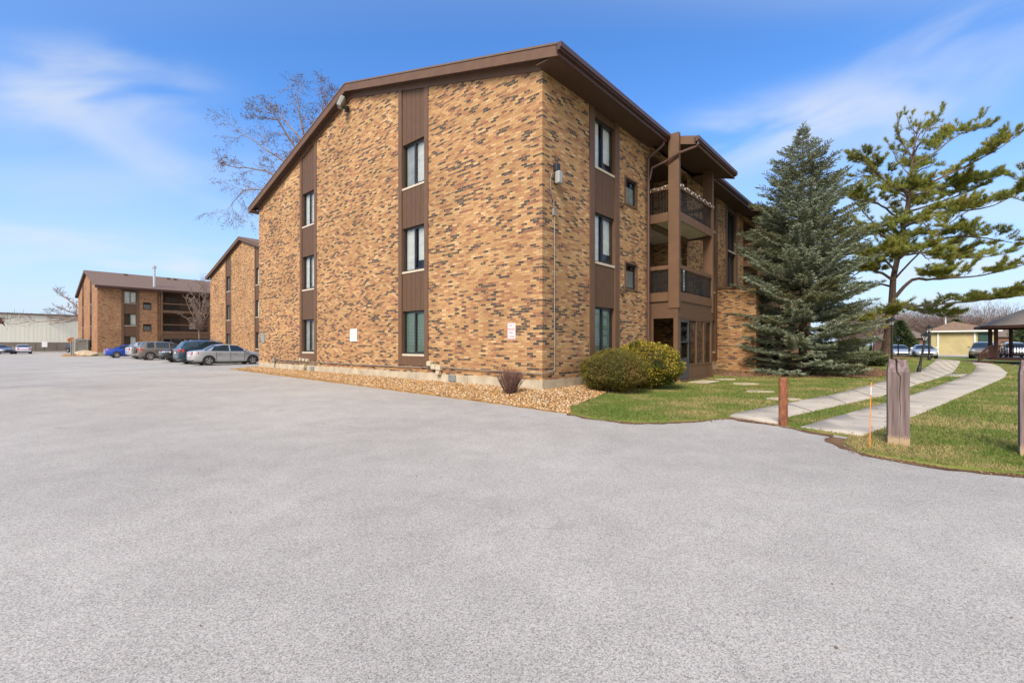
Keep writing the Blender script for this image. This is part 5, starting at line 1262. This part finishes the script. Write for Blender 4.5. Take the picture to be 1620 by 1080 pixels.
s = empty('drain_cover', ((1606-810)/F*29, 29, .03), 0, 'low black lump lying on the lawn before the gazebo', 'ground box'); MB().box(-.35,.3,-.2,.2,0,.12).build('base', M['blackplastic'], s, bevel=.04); MB().box(-.2,.2,-.1,.1,.12,.15).build('lid', M['blackplastic'], s)
# ------------------------------------------------------------------ vegetation
def bristles(P0, P1, n, length, width, spread, rs=rng, tip=1.0):
    """n narrow triangles along each twig P0->P1, leaning along the twig"""
    P0 = np.asarray(P0, float); P1 = np.asarray(P1, float); k = len(P0)
    t = rs.uniform(0, 1, (k, n, 1)); ax = (P1-P0); ax /= np.linalg.norm(ax, axis=1, keepdims=True)+1e-9
    base = P0[:,None]+(P1-P0)[:,None]*t
    r = rs.normal(0, 1, (k, n, 3)); r /= np.linalg.norm(r, axis=2, keepdims=True)
    d = ax[:,None]*tip+r*spread; d /= np.linalg.norm(d, axis=2, keepdims=True)
    q = np.cross(d, rs.normal(0, 1, (k, n, 3))); q /= np.linalg.norm(q, axis=2, keepdims=True)+1e-9
    L_ = length*rs.uniform(.6, 1.15, (k, n, 1)); W_ = width*rs.uniform(.7, 1.2, (k, n, 1))/2
    V = np.stack([base-q*W_, base+q*W_, base+d*L_], 2)
    return V.reshape(-1, 3)
M['spruce'] = island_mat('spruce_needles', [(.12,.16,.095),(.20,.24,.165),(.30,.335,.24),(.42,.45,.34),(.23,.25,.13)], .7, .55, (.17,.17,.075), (.48,.66), .25)
M['pine'] = island_mat('pine_needles', [(.15,.18,.03),(.24,.265,.05),(.34,.345,.085),(.20,.225,.045)], .7, .5, (.36,.30,.07), (.5,.7), .3)
M['dark_evergreen'] = island_mat('dark_evergreen', [(.03,.05,.02),(.06,.085,.03),(.08,.10,.04)], .8)
M['yew'] = island_mat('yew_leaves', [(.085,.075,.015),(.13,.115,.022),(.19,.155,.032),(.10,.10,.02)], .75, 1.6, (.21,.14,.035), (.5,.68), .15)
M['box'] = island_mat('golden_leaves', [(.10,.10,.015),(.20,.17,.02),(.33,.26,.035),(.46,.33,.05),(.13,.12,.02)], .5, 2.2, (.08,.095,.012), (.5,.62), .2)
M['bare'] = island_mat('bare_twigs', [(.10,.075,.06),(.17,.125,.10)], .9)
M['far_twigs'] = island_mat('far_twigs', [(.13,.09,.08),(.20,.145,.125),(.16,.11,.09)], .95)

def spruce(X, Y, H_, R_, label):
    z0 = h(X, Y)
    root = empty('spruce_tree', (X, Y, z0), 0, label, 'spruce')
    MB().tube([(0,0,-.1),(0,0,1.0),(.02,.02,H_*.5),(0,0,H_*.99)], [.2,.17,.09,.01], 10).build('trunk', M['bark_pine'], root, smooth=True)
    rs = np.random.default_rng(5); r_ = random.Random(3)
    T0, T1, B = [], [], MB()
    z = .35; az = 0
    while z < H_-.25:
        t = z/H_
        reach = float(np.interp(H_-z, [0,.3,.75,1.2,1.55,2.2,2.95,3.65,5.65,7.5,9.5,12], [.05,.14,.30,.66,1.05,1.38,1.68,1.98,2.75,2.95,3.1,2.9]))
        nb = 9 if t < .75 else (7 if t < .93 else 5)
        for i in range(nb):
            az += 2.399+r_.uniform(-.4,.4); L_ = reach*r_.uniform(.66,1.02)
            if r_.random() < .06: L_ *= .6
            side = 1.0          # a little fuller on one side
            L_ *= side
            el = -.27+.66*t+r_.uniform(-.09,.09)     # droop below, rise near the top
            n = 7; pts = []
            for k in range(n+1):
                s = k/n; up = el*s+ .26*s*s*(1 if t < .8 else .5)
                pts.append(Vector((math.cos(az)*L_*s, math.sin(az)*L_*s, z+r_.uniform(-.02,.02)+L_*up)))
            B.tube(pts, [max(.006, .035*(1-t)*(1-k/n)+.006) for k in range(n+1)], 4, cap=False)
            # side sprays
            m_ = max(3, int(L_/.115)); 
            for k in range(m_):
                s = .22+.78*(k+.5)/m_; j = min(n-1, int(s*n)); f = s*n-j; p = pts[j].lerp(pts[j+1], f); ax = (pts[j+1]-pts[j]).normalized()
                for sd_ in (-1, 1):
                    ln = (.12+.42*min(1, L_/2.4)*(1-abs(s-.45)*1.1))*r_.uniform(.7,1.2)
                    sv = ax.cross(Vector((0,0,1))).normalized()*sd_
                    d = (ax*.75+sv*.9+Vector((0,0,r_.uniform(-.18,.16)))).normalized(); e_ = p+d*ln
                    T0.append(p); T1.append(e_)
                    if ln > .3:
                        for q in (.45,.75):
                            p2 = p+d*ln*q
                            for s2 in (-1,1):
                                d2 = (d*.8+sv.cross(Vector((0,0,1)))*s2*.7+Vector((0,0,r_.uniform(-.25,.2)))).normalized(); T0.append(p2); T1.append(p2+d2*ln*.38)
            T0.append(pts[-2]); T1.append(pts[-1]+(pts[-1]-pts[-2]).normalized()*.15)
        z += (.30 if t < .75 else .2)+r_.uniform(-.03,.03)
    for k in range(7):
        a = k; T0.append(Vector((0,0,H_-.5+.07*k))); T1.append(Vector((math.cos(a)*.12, math.sin(a)*.12, H_-.36+.07*k)))
    T0.append(Vector((0,0,H_-.4))); T1.append(Vector((0,0,H_+.1)))
    B.build('branches', M['bark'], root)
    T0 = np.array([tuple(v) for v in T0]); T1 = np.array([tuple(v) for v in T1])
    V = bristles(T0, T1, 15, .10, .030, .60, rs)
    tri_mesh('crown', V, M['spruce'], root)
    return len(T0)
sx_, sy_ = (1270-810)/F*21.0, 21.0
nsp = spruce(sx_, sy_, 11.45, 3.15, 'tall blue green spruce standing against the brick block')

def pine_tufts(C, D, n, length, width, rs, up=.5):
    """C centres, D axis of each tuft"""
    C = np.asarray(C, float); D = np.asarray(D, float); k = len(C)
    r = rs.normal(0, 1, (k, n, 3)); r /= np.linalg.norm(r, axis=2, keepdims=True)
    d = D[:,None]*.9+r*.8; d[:,:,2] += up*.3; d /= np.linalg.norm(d, axis=2, keepdims=True)
    q = np.cross(d, rs.normal(0, 1, (k, n, 3))); q /= np.linalg.norm(q, axis=2, keepdims=True)+1e-9
    L_ = length*rs.uniform(.6, 1.1, (k, n, 1)); W_ = width/2
    b = C[:,None]+d*L_*.08
    return np.stack([b-q*W_, b+q*W_, b+d*L_], 2).reshape(-1, 3)
def pine(X, Y, trunk, limbs, label, rtrunk=.30, seed=4, dens=1.0):
    """trunk / limbs given as points measured in metres from the tree foot"""
    z0 = h(X, Y); root = empty('pine_tree', (X, Y, z0), 0, label, 'pine'); r_ = random.Random(seed); rs = np.random.default_rng(seed)
    n = len(trunk); MB().tube([(trunk[0][0],trunk[0][1],trunk[0][2]-.3)]+trunk, [rtrunk*1.35]+[rtrunk*(1-.97*(i/(n-1))**.75) for i in range(n)], 12).build('trunk', M['bark_pine'], root, smooth=True)
    B = MB(); C, D = [], []
    def spray(p, d, ln, lv):
        # a twig fan with tufts, flattened
        k = max(2, int(ln/.2)); pts = [p]
        for i in range(k): d = (d+Vector((r_.uniform(-.22,.22), r_.uniform(-.22,.22), r_.uniform(-.05,.13)))).normalized(); pts.append(pts[-1]+d*ln/k)
        B.tube(pts, [max(.005,.018*ln*(1-i/(k+1))) for i in range(k+1)], 3, cap=False)
        for i in range(1, k+1):
            if lv > 0 and ln > .3:
                for s in (-1,1):
                    if r_.random() < .8: spray(pts[i], (d+Vector((-d.y, d.x, 0))*s*r_.uniform(.5,1.1)+Vector((0,0,r_.uniform(.0,.25)))).normalized(), ln*.48*r_.uniform(.6,1.1), lv-1)
            if lv <= 1:
                C.append(pts[i]); D.append(d)
                if lv == 0: C.append((pts[i]+pts[i-1])/2); D.append(d)
    for (pts, rad, f0, dn) in limbs:
        pts = [Vector(p) for p in pts]
        # smooth resample
        P = []
        for i in range(len(pts)-1):
            for k in range(5):
                t = k/5; a = pts[max(i-1,0)]; b = pts[i]; c = pts[i+1]; e = pts[min(i+2,len(pts)-1)]
                q = .5*((2*b)+(-a+c)*t+(2*a-5*b+4*c-e)*t*t+(-a+3*b-3*c+e)*t**3); P.append(q+Vector((r_.uniform(-1,1),r_.uniform(-1,1),r_.uniform(-1,1)))*.03)
        P.append(pts[-1]); m_ = len(P)
        B.tube(P, [rad*(1-.9*i/(m_-1))+.008 for i in range(m_)], 6, cap=False)
        tot = sum((P[i+1]-P[i]).length for i in range(m_-1)); 
        for i in range(int(m_*f0), m_):
            d = (P[min(i+1,m_-1)]-P[i-1]).normalized(); u = (i/m_-f0)/(1-f0+1e-6)
            for k in range(max(1, int(dens*dn*(2.2 if u > .15 else 1)*tot/m_*2.4+r_.random()))):
                s = r_.choice((-1,1)); dd = (d*r_.uniform(.3,1)+Vector((-d.y,d.x,0))*s*r_.uniform(.4,1.1)+Vector((0,0,r_.uniform(-.05,.7)))).normalized()
                spray(P[i].lerp(P[i-1], r_.random()), dd, min(1.35,tot*.26)*r_.uniform(.55,1.1)*(1-.45*u), 2)
        spray(P[-1], (P[-1]-P[-2]).normalized(), .5, 1)
    B.build('branches', M['bark'], root)
    C = np.array([tuple(c) for c in C]); D = np.array([tuple(d) for d in D])
    V = pine_tufts(C, D, 11, .25, .021, rs)
    tri_mesh('crown', V, M['pine'], root); return len(C)
def pt(px, py, dy=0, D0=PINE[1], c=PINE, z0=None):
    d = D0+dy; return ((px-810)/F*d-c[0], d-c[1], CH+(HZ-py)/F*d-(h(*c) if z0 is None else z0))
trunk = [pt(*p) for p in ((1401,566),(1405,530),(1411,480),(1413,440),(1425,386),(1437,316),(1442,266),(1446,234),(1452,205),(1457,188))]
LB = [
 ([(1416,470,0),(1443,443,-.5),(1475,442,-1),(1553,435,-1.5),(1616,420,-1.6)], .13, .34, 1.0),
 ([(1412,487,0),(1470,483,.6),(1540,476,1.0),(1600,470,1.4),(1645,464,1.6)], .09, .40, .95),
 ([(1412,478,0),(1440,486,1.2),(1470,497,2.0),(1497,500,2.4)], .05, .55, .9),
 ([(1421,410,0),(1450,392,-.8),(1500,376,-1.4),(1560,377,-2),(1600,384,-2.2)], .10, .3, .9),
 ([(1421,405,0),(1470,400,1.2),(1530,408,2.4),(1590,402,3.0)], .08, .4, .9),
 ([(1416,440,0),(1450,405,-1.5),(1500,355,-2.4),(1540,330,-2.8)], .06, .6, .5),
 ([(1432,350,0),(1470,338,-1),(1520,334,-1.8),(1570,326,-2.2),(1600,312,-2.4)], .08, .3, .9),
 ([(1434,335,0),(1480,322,1),(1540,300,2.0),(1572,280,2.4)], .08, .3, .9),
 ([(1438,300,0),(1480,285,-.6),(1530,262,-1),(1575,238,-1),(1603,219,-1)], .08, .35, .9),
 ([(1438,310,0),(1480,300,.5),(1530,290,1.0),(1560,283,1.2)], .06, .3, .9),
 ([(1443,262,0),(1480,240,.3),(1520,212,.6),(1552,203,.8)], .06, .35, .75),
 ([(1445,246,0),(1462,212,-.3),(1478,195,-.5),(1488,180,-.5)], .035, .3, .6),
 ([(1448,225,0),(1462,205,.4),(1485,203,.6)], .03, .3, .9),
 ([(1444,255,0),(1428,225,.2),(1421,212,.3),(1420,196,.3)], .035, .3, .7),
 ([(1448,220,0),(1445,200,.4),(1443,188,.5)], .02, .3, .7), ([(1444,245,0),(1455,228,-1),(1470,226,-1.8)], .04, .1, .9), ([(1444,250,0),(1436,236,1),(1428,232,2)], .04, .1, .9), ([(1440,285,0),(1455,270,-1.4),(1475,262,-2.4)], .05, .1, 1), ([(1442,270,0),(1450,262,1.4),(1462,255,2.4)], .05, .1, 1), ([(1437,312,0),(1425,300,-1.6),(1412,300,-2.8)], .05, .1, 1), ([(1439,300,0),(1452,300,-1.8),(1470,305,-3)], .05, .1, 1), ([(1452,205,0),(1457,198,.2),(1464,185,.3)], .02, .2, 1), ([(1451,212,0),(1440,200,-.3),(1436,188,-.5)], .02, .2, 1),
 ([(1442,280,0),(1425,262,.6),(1407,232,1)], .035, .35, .75),
 ([(1438,305,0),(1400,287,-.4),(1375,262,-.8),(1362,250,-1)], .06, .35, .8),
 ([(1437,315,0),(1400,290,.8),(1370,278,1.2),(1354,282,1.4)], .05, .35, .9),
 ([(1430,355,0),(1395,325,-1.0),(1365,318,-1.6),(1350,312,-1.8)], .07, .25, .9),
 ([(1427,380,0),(1385,355,1.0),(1362,330,1.6),(1350,318,1.8)], .06, .35, .7),
 ([(1425,390,0),(1395,372,-1.8),(1370,368,-2.8),(1348,374,-3)], .08, .2, 1.0),
 ([(1422,410,0),(1390,400,1.4),(1360,396,2.4),(1340,400,3)], .08, .2, 1.0),
 ([(1418,430,0),(1400,412,-2.2),(1385,405,-3.6),(1372,412,-4.4)], .08, .2, 1.0),
 ([(1416,445,0),(1390,430,-.8),(1365,428,-1.6),(1345,440,-2)], .09, .25, 1.0),
 ([(1414,455,0),(1395,450,1.6),(1372,455,2.6),(1355,465,3.0)], .08, .35, .9),
 ([(1430,360,0),(1445,352,-2.0),(1458,352,-3.4),(1470,362,-4.2)], .08, .15, 1.0),
 ([(1422,405,0),(1440,396,-2.2),(1455,400,-3.8),(1470,412,-4.4)], .08, .2, 1.0),
 ([(1434,338,0),(1446,322,2.2),(1466,318,3.6)], .06, .2, .9),
 ([(1424,395,0),(1440,380,2.4),(1462,372,4.0)], .06, .2, .9),
 ([(1412,500,0),(1400,500,-1.5),(1390,508,-2.6),(1385,520,-3)], .06, .3, .6),
]
limbs = [([pt(*p) for p in a], r_, f, d) for a, r_, f, d in LB]
npn = pine(PINE[0], PINE[1], trunk, limbs, 'large open crowned pine with long limbs reaching to the right', dens=.85)
c2_ = ((1730-810)/F*27, 27.0)
ptb = lambda px, py, dy=0: pt(px, py, dy, 27.0, c2_)
pine(c2_[0], c2_[1], [ptb(1730,590), ptb(1728,450), ptb(1735,300), ptb(1740,180)],
     [([ptb(1732,340), ptb(1680,305,.5), ptb(1612,282,.8)], .06, .45, .8), ([ptb(1732,350), ptb(1670,335,-.4), ptb(1600,312,-.6)], .06, .4, .8), ([ptb(1734,330), ptb(1700,300,-.8), ptb(1650,280,-1)], .06, .3, 1), ([ptb(1734,300), ptb(1780,270,0), ptb(1830,260,0)], .06, .3, 1), ([ptb(1728,400), ptb(1790,380,0), ptb(1850,370,0)], .06, .3, 1), ([ptb(1728,420), ptb(1700,400,2), ptb(1680,395,3)], .06, .3, 1)],
     'pine just outside the right edge whose twig ends reach into the photo', seed=9)

def bare_tree(X, Y, limbs, label, z0=0, rad=.25, seed=1, lv=4, droop=0, group=None, buds=0, twl=1.0, tw=.004, trunk=None, bs=1.0):
    root = empty('bare_tree', (X, Y, z0), 0, label, 'tree', group); r_ = random.Random(seed); B = MB(); bd = []
    def grow(p, d, ln, rad, lv):
        k = 4; pts = [p]; dd = d
        for i in range(k):
            dd = (dd+Vector((r_.uniform(-.25,.25), r_.uniform(-.25,.25), r_.uniform(-.12,.2)-droop*(1 if lv < 2 else .2)))).normalized(); pts.append(pts[-1]+dd*ln/k)
        B.tube(pts, [max(tw, rad*(1-.6*i/k)) for i in range(k+1)], 5 if lv > 2 else 3, cap=False)
        if buds and lv <= 1:
            for q in pts[2::2]:
                for _ in range(buds): bd.append((q+Vector((r_.uniform(-.1,.1), r_.uniform(-.1,.1), r_.uniform(-.1,.08))), Vector((r_.uniform(-1,1), r_.uniform(-1,1), r_.uniform(-1,.4))).normalized()))
        if lv > 0:
            for i in range(1, k+1):
                for s in range(2 if i == k else (1 if r_.random() < .85 else 2)):
                    a = r_.uniform(0, 6.28); v = Vector((math.cos(a), math.sin(a), r_.uniform(-.2,.6))).normalized()
                    grow(pts[i], (dd*.75+v*.65).normalized(), ln*r_.uniform(.48,.72)*twl, rad*(1-.6*i/k)*.62, lv-1)
    if trunk: B2 = MB().tube(trunk, [rad*(1.15-.5*i/(len(trunk)-1)) for i in range(len(trunk))], 9); B2.build('trunk', M['bark'], root, smooth=True)
    for (pts, rr) in limbs:
        pts = [Vector(p) for p in pts]; m_ = len(pts)
        P = []
        for i in range(m_-1):
            for k in range(4):
                P.append(pts[i].lerp(pts[i+1], k/4)+Vector((r_.uniform(-1,1), r_.uniform(-1,1), r_.uniform(-1,1)))*.02*(pts[i+1]-pts[i]).length)
        P.append(pts[-1]); n = len(P); B.tube(P, [rr*(1-.8*i/(n-1))+tw for i in range(n)], 6, cap=False)
        tot = sum((P[i+1]-P[i]).length for i in range(n-1))
        for i in range(3, n):
            for s in range(2 if i == n-1 else 1):
                a = r_.uniform(0, 6.28); v = Vector((math.cos(a), math.sin(a), r_.uniform(-.1,.7))).normalized(); d = (P[i]-P[i-1]).normalized()
                grow(P[i], (d*.8+v*.7).normalized(), tot*r_.uniform(.10,.19)*bs, rr*(1-.8*i/(n-1))*.6, lv)
    B.build('crown', M['twig'], root)
    if bd:
        p = np.array([tuple(a) for a, b in bd]); q = np.array([tuple(b) for a, b in bd]); rs = np.random.default_rng(3)
        w_ = np.cross(q, rs.normal(0,1,q.shape)); w_ /= np.linalg.norm(w_, axis=1, keepdims=True); L_ = .11
        tri_mesh('seed_pods', np.stack([p-w_*.022, p+w_*.022, p+q*L_], 1), M['bare'], root)
    return len(B.f)
# big tree behind the main block
c3 = ((512-810)/F*30, 30.0); pb = lambda px, py, dy=0: pt(px, py, dy, 30.0, c3, 0)
nf = bare_tree(c3[0], c3[1], [
  ([pb(512,330), pb(497,290), pb(488,240), pb(474,180), pb(470,150)], .10), ([pb(497,290), pb(470,240,-1), pb(440,190,-1.5), pb(405,185,-2)], .085), ([pb(503,300), pb(470,270,.6), pb(425,240,1), pb(375,205,1.5)], .085),
  ([pb(508,320), pb(470,300,-.6), pb(420,270,-1), pb(360,262,-1.5)], .08), ([pb(514,335), pb(480,325,.6), pb(430,300,1.5), pb(385,300,1.8), pb(365,325,2)], .075), ([pb(488,240), pb(505,200,1), pb(512,160,1.5), pb(518,140,1.8)], .06),
  ([pb(500,280), pb(520,230,-1), pb(530,190,-1.5), pb(537,180,-1.8)], .06), ([pb(484,230), pb(450,190,1.6), pb(435,170,2.4)], .06)],
  'large bare tree rising behind the left end of the big block', rad=.32, seed=12, lv=2, droop=.2, buds=1, twl=1.0, tw=.004, bs=1.0, trunk=[(0,0,-.1),(0,0,3),(.1,0,7),tuple(pb(512,330)),tuple(pb(497,290))])
# small vase shaped tree in front of the third block
d_ = 58.0; c4 = ((316-810)/F*d_, d_); pb4 = lambda px, py, dy=0: pt(px, py, dy, d_, c4, 0)
bare_tree(c4[0], c4[1], [([pb4(316,545), pb4(314,520), pb4(a, b, e)], .05) for a, b, e in ((296,480,0),(306,468,1),(316,458,-1),(326,462,.5),(290,500,-1),(322,475,2),(334,490,0),(301,520,1))],
  'bare vase shaped tree behind the parked cars before the third block', rad=.14, seed=3, lv=2, tw=.012, trunk=[(0,0,-.1),(0,0,1),tuple(pb4(316,540))])
# tree behind the third block: limbs show left of it
d_ = 92.0; c5 = ((160-810)/F*d_, d_); pb5 = lambda px, py, dy=0: pt(px, py, dy, d_, c5, 0)
bare_tree(c5[0], c5[1], [([pb5(160,500), pb5(125,488), pb5(108,474), pb5(95,466)], .16), ([pb5(160,505), pb5(120,497), pb5(100,489), pb5(88,492)], .12), ([pb5(160,515), pb5(120,503), pb5(90,507), pb5(55,510)], .2), ([pb5(160,510), pb5(118,508,2), pb5(85,511,3), pb5(62,514,3)], .12)],
  'dark bare limbs reaching out from behind the left end of the third block', rad=.35, seed=8, lv=2, tw=.018, twl=.8, trunk=[(0,0,0),tuple(pb5(160,500))])
# tree off the left edge, one drooping twig with dried leaves
c6 = (-17.0, 13.0); pb6 = lambda px, py, dy=0: pt(px, py, dy, 13.0, c6, 0)
bare_tree(c6[0], c6[1], [([pb6(-140,430), pb6(-60,470), pb6(-20,500), pb6(-4,508)], .04), ([pb6(-140,430), pb6(-190,380), pb6(-240,340)], .05), ([pb6(-140,430), pb6(-150,330), pb6(-160,260)], .05)],
  'bare tree just off the left edge, one twig with curled brown leaves entering', rad=.12, seed=5, lv=1, trunk=[(0,0,-.1),(0,0,1.5),tuple(pb6(-140,430))])
tw_ = [o for o in bpy.data.objects if o.name.startswith('bare_tree')][-1]
mb = MB()
for (a, b_) in (((0,505),(9,517)),((-3,510),(5,503)),((-2,514),(8,508))):
    A = Vector(pb6(*a)); B_ = Vector(pb6(*b_)); mid = (A+B_)/2+Vector((0,-.04,.05)); q = (B_-A).cross(Vector((0,1,0))).normalized()*.05
    mb.face([A, mid+q, B_]); mb.face([A, B_, mid-q])
mb.build('dried_leaves', mat('dried_leaf', (.10,.045,.035), .8), tw_)

def shrub(X, Y, rx, ry, hh, n, lw, m, core, label, cat='shrub', zb=.0, group=None, name='round_shrub', seed=1, rag=.06):
    z0 = h(X, Y)+.03; root = empty(name, (X, Y, z0), 0, label, cat, group); rs = np.random.default_rng(seed); r_ = random.Random(seed)
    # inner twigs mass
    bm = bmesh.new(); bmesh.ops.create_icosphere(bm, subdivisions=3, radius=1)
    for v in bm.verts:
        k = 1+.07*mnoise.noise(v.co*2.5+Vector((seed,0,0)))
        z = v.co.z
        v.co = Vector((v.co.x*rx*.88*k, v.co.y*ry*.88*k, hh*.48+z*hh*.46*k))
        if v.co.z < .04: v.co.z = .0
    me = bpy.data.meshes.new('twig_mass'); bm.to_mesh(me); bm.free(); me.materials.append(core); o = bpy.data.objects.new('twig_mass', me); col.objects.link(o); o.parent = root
    d = rs.normal(0, 1, (n, 3)); d /= np.linalg.norm(d, axis=1, keepdims=True)
    k = np.array([1+.16*mnoise.noise(Vector(q)*2.5+Vector((seed,0,0)))+.11*mnoise.noise(Vector(q)*7+Vector((seed,9,0))) for q in d])[:,None]
    rr = (1-np.abs(rs.normal(0, rag, (n,1))))*k
    P = d*rr*np.array((rx, ry, hh*.5))+np.array((0,0,hh*.5)); P[:,2] = np.maximum(P[:,2], .02)
    ax = d*.8+rs.normal(0, .55, (n,3)); ax[:,2] += .25; ax /= np.linalg.norm(ax, axis=1, keepdims=True)
    q = np.cross(ax, rs.normal(0,1,(n,3))); q /= np.linalg.norm(q, axis=1, keepdims=True)
    L_ = lw[0]*rs.uniform(.6,1.2,(n,1)); W_ = lw[1]*rs.uniform(.7,1.2,(n,1))/2
    V = np.stack([P-ax*L_*.3, P+q*W_+ax*L_*.2, P+ax*L_*.8, P-q*W_+ax*L_*.2], 1)
    tri_mesh('foliage', V, m, root, k=4); return root
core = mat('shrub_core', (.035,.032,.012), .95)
X, Y = tow(1.75, -1.12); shrub(X, Y, .90, .86, 1.10, 30000, (.055,.017), M['yew'], core, 'low olive green clipped shrub, front one of the two at the wall', seed=2)
X, Y = tow(3.55, -1.25); shrub(X, Y, 1.0, .95, 1.36, 17000, (.062,.036), M['box'], core, 'golden green rounded shrub behind the olive one beside the porch', seed=6, rag=.08)
# bare twiggy bush
X, Y = gp(807, 630); s = empty('twig_bush', (X, Y, h(X, Y)), 0, 'small bare reddish brown twig bush on the gravel in front of the sign', 'bush')
B = MB(); r_ = random.Random(2)
for i in range(130):
    a = r_.uniform(0, 6.28); t = r_.uniform(.05, 1.0)**.7; p = Vector((math.cos(a)*.07*t, math.sin(a)*.07*t, 0)); d = Vector((math.cos(a)*t*.95, math.sin(a)*t*.95, 1.0)).normalized(); ln = r_.uniform(.5,.74)*(1-.15*t)
    pts = [p]; 
    for k in range(5): d = (d+Vector((r_.uniform(-.18,.18), r_.uniform(-.18,.18), .13))).normalized(); pts.append(pts[-1]+d*ln/5)
    B.tube(pts, [.007,.006,.005,.004,.003,.002], 4, cap=False)
    for k in (2,3,3,4,4):
        dd = (d+Vector((r_.uniform(-.8,.8), r_.uniform(-.8,.8), .3))).normalized(); B.tube([pts[k], pts[k]+dd*.08, pts[k]+dd*.15+Vector((0,0,.04))], [.0035,.003,.002], 3, cap=False)
B.build('twigs', mat('red_twig', (.13,.065,.05), .85, var=.25), s)
# small evergreens
def ev(px, py, r, hh, lab, n=5000, seed=1, d=None, m='dark_evergreen'):
    if d: X, Y = (px-810)/F*d, d
    else: X, Y = gp(px, py)
    shrub(X, Y, r, r, hh, n, (.12,.05), M[m], core, lab, seed=seed, rag=.14)
ev(1386, 583, .55, .75, 'small dark evergreen shrub right of the spruce foot', seed=3)
ev(1300, 586, .7, .7, 'dark low shrub under the right side of the spruce', seed=4); ev(1345, 585, .75, .8, 'second low dark shrub right under the spruce', seed=5)
def conifer(px, d, hh, r, lab, seed, name='evergreen_tree', n=9000):
    X = (px-810)/F*d; rs = np.random.default_rng(seed); root = empty(name, (X, d, h(X, d)), 0, lab, 'evergreen')
    MB().tube([(0,0,-.1),(0,0,hh*.9)], [r*.06,.02], 6).build('trunk', M['bark'], root)
    z = hh*(.08+.92*rs.uniform(0,1,n)**1.3); a = rs.uniform(0,6.28,n); lob = 1+.22*np.sin(a*3+z*2.1)+.15*np.sin(a*7+z*5)
    q = r*(1-(z/hh)**1.6)**.75*lob*rs.uniform(.35,1,n)**.5
    P = np.stack([np.cos(a)*q, np.sin(a)*q, z], 1); D = np.stack([np.cos(a)*.8, np.sin(a)*.8, rs.uniform(-.1,.5,n)], 1)+rs.normal(0,.3,(n,3)); D /= np.linalg.norm(D, axis=1, keepdims=True)
    w_ = np.cross(D, rs.normal(0,1,(n,3))); w_ /= np.linalg.norm(w_, axis=1, keepdims=True); s_ = d/80
    tri_mesh('crown', np.stack([P-w_*.07*s_, P+w_*.07*s_, P+D*.5*s_], 1), M['dark_evergreen'], root)
conifer(1512, 84, 5.9, 2.7, 'broad dark evergreen right behind the yellow garage roof', 2)
conifer(1424, 62, 4.6, 1.7, 'dark evergreen beside the foot of the big pine', 4)
conifer(1636, 70, 7.5, 2.6, 'dark evergreen behind the gazebo roof', 5)
# the far wood: one mass of bare crowns
V = []; rs = np.random.default_rng(77)
for i in range(130):
    d = rs.uniform(100, 165); px = rs.uniform(1325, 1720); X = (px-810)/F*d; hh = rs.uniform(6.5, 11.5)*(.75+d/400); r = hh*rs.uniform(.3,.42)
    n = 1100; u = rs.normal(0,1,(n,3)); u /= np.linalg.norm(u,axis=1,keepdims=True); q = rs.uniform(.15,1,(n,1))**.6
    lob = 1+.25*np.sin(np.arctan2(u[:,1],u[:,0])*3+i)[:,None]
    P = u*q*lob*np.array((r,r,hh*.4))+np.array((X,d,hh*.6)); D = u+np.array((0,0,.7))+rs.normal(0,.35,(n,3)); D /= np.linalg.norm(D,axis=1,keepdims=True)
    w_ = np.cross(D, rs.normal(0,1,(n,3))); w_ /= np.linalg.norm(w_,axis=1,keepdims=True)
    V.append(np.stack([P-w_*.03, P+w_*.03, P+D*rs.uniform(.6,1.5,(n,1))],1))
    for k in range(7):
        a = rs.uniform(0,6.28); b0 = np.array((X,d,-.1)); b1 = np.array((X+math.cos(a)*r*.5, d+math.sin(a)*r*.5, hh*.75)); m_ = np.array((X,d,hh*.3))
        V.append(np.array([[b0-(.16,0,0), b0+(.16,0,0), m_]])); V.append(np.array([[m_-(.09,0,.2), m_+(.09,0,-.2), b1]]))
V = np.concatenate([v.reshape(-1,3) for v in V])
tag(tri_mesh('far_woodland', V, M['far_twigs']), 'distant line of bare greyish brown trees beyond the car park', 'woodland', kind='stuff')
print('counts', nsp, npn, nf)
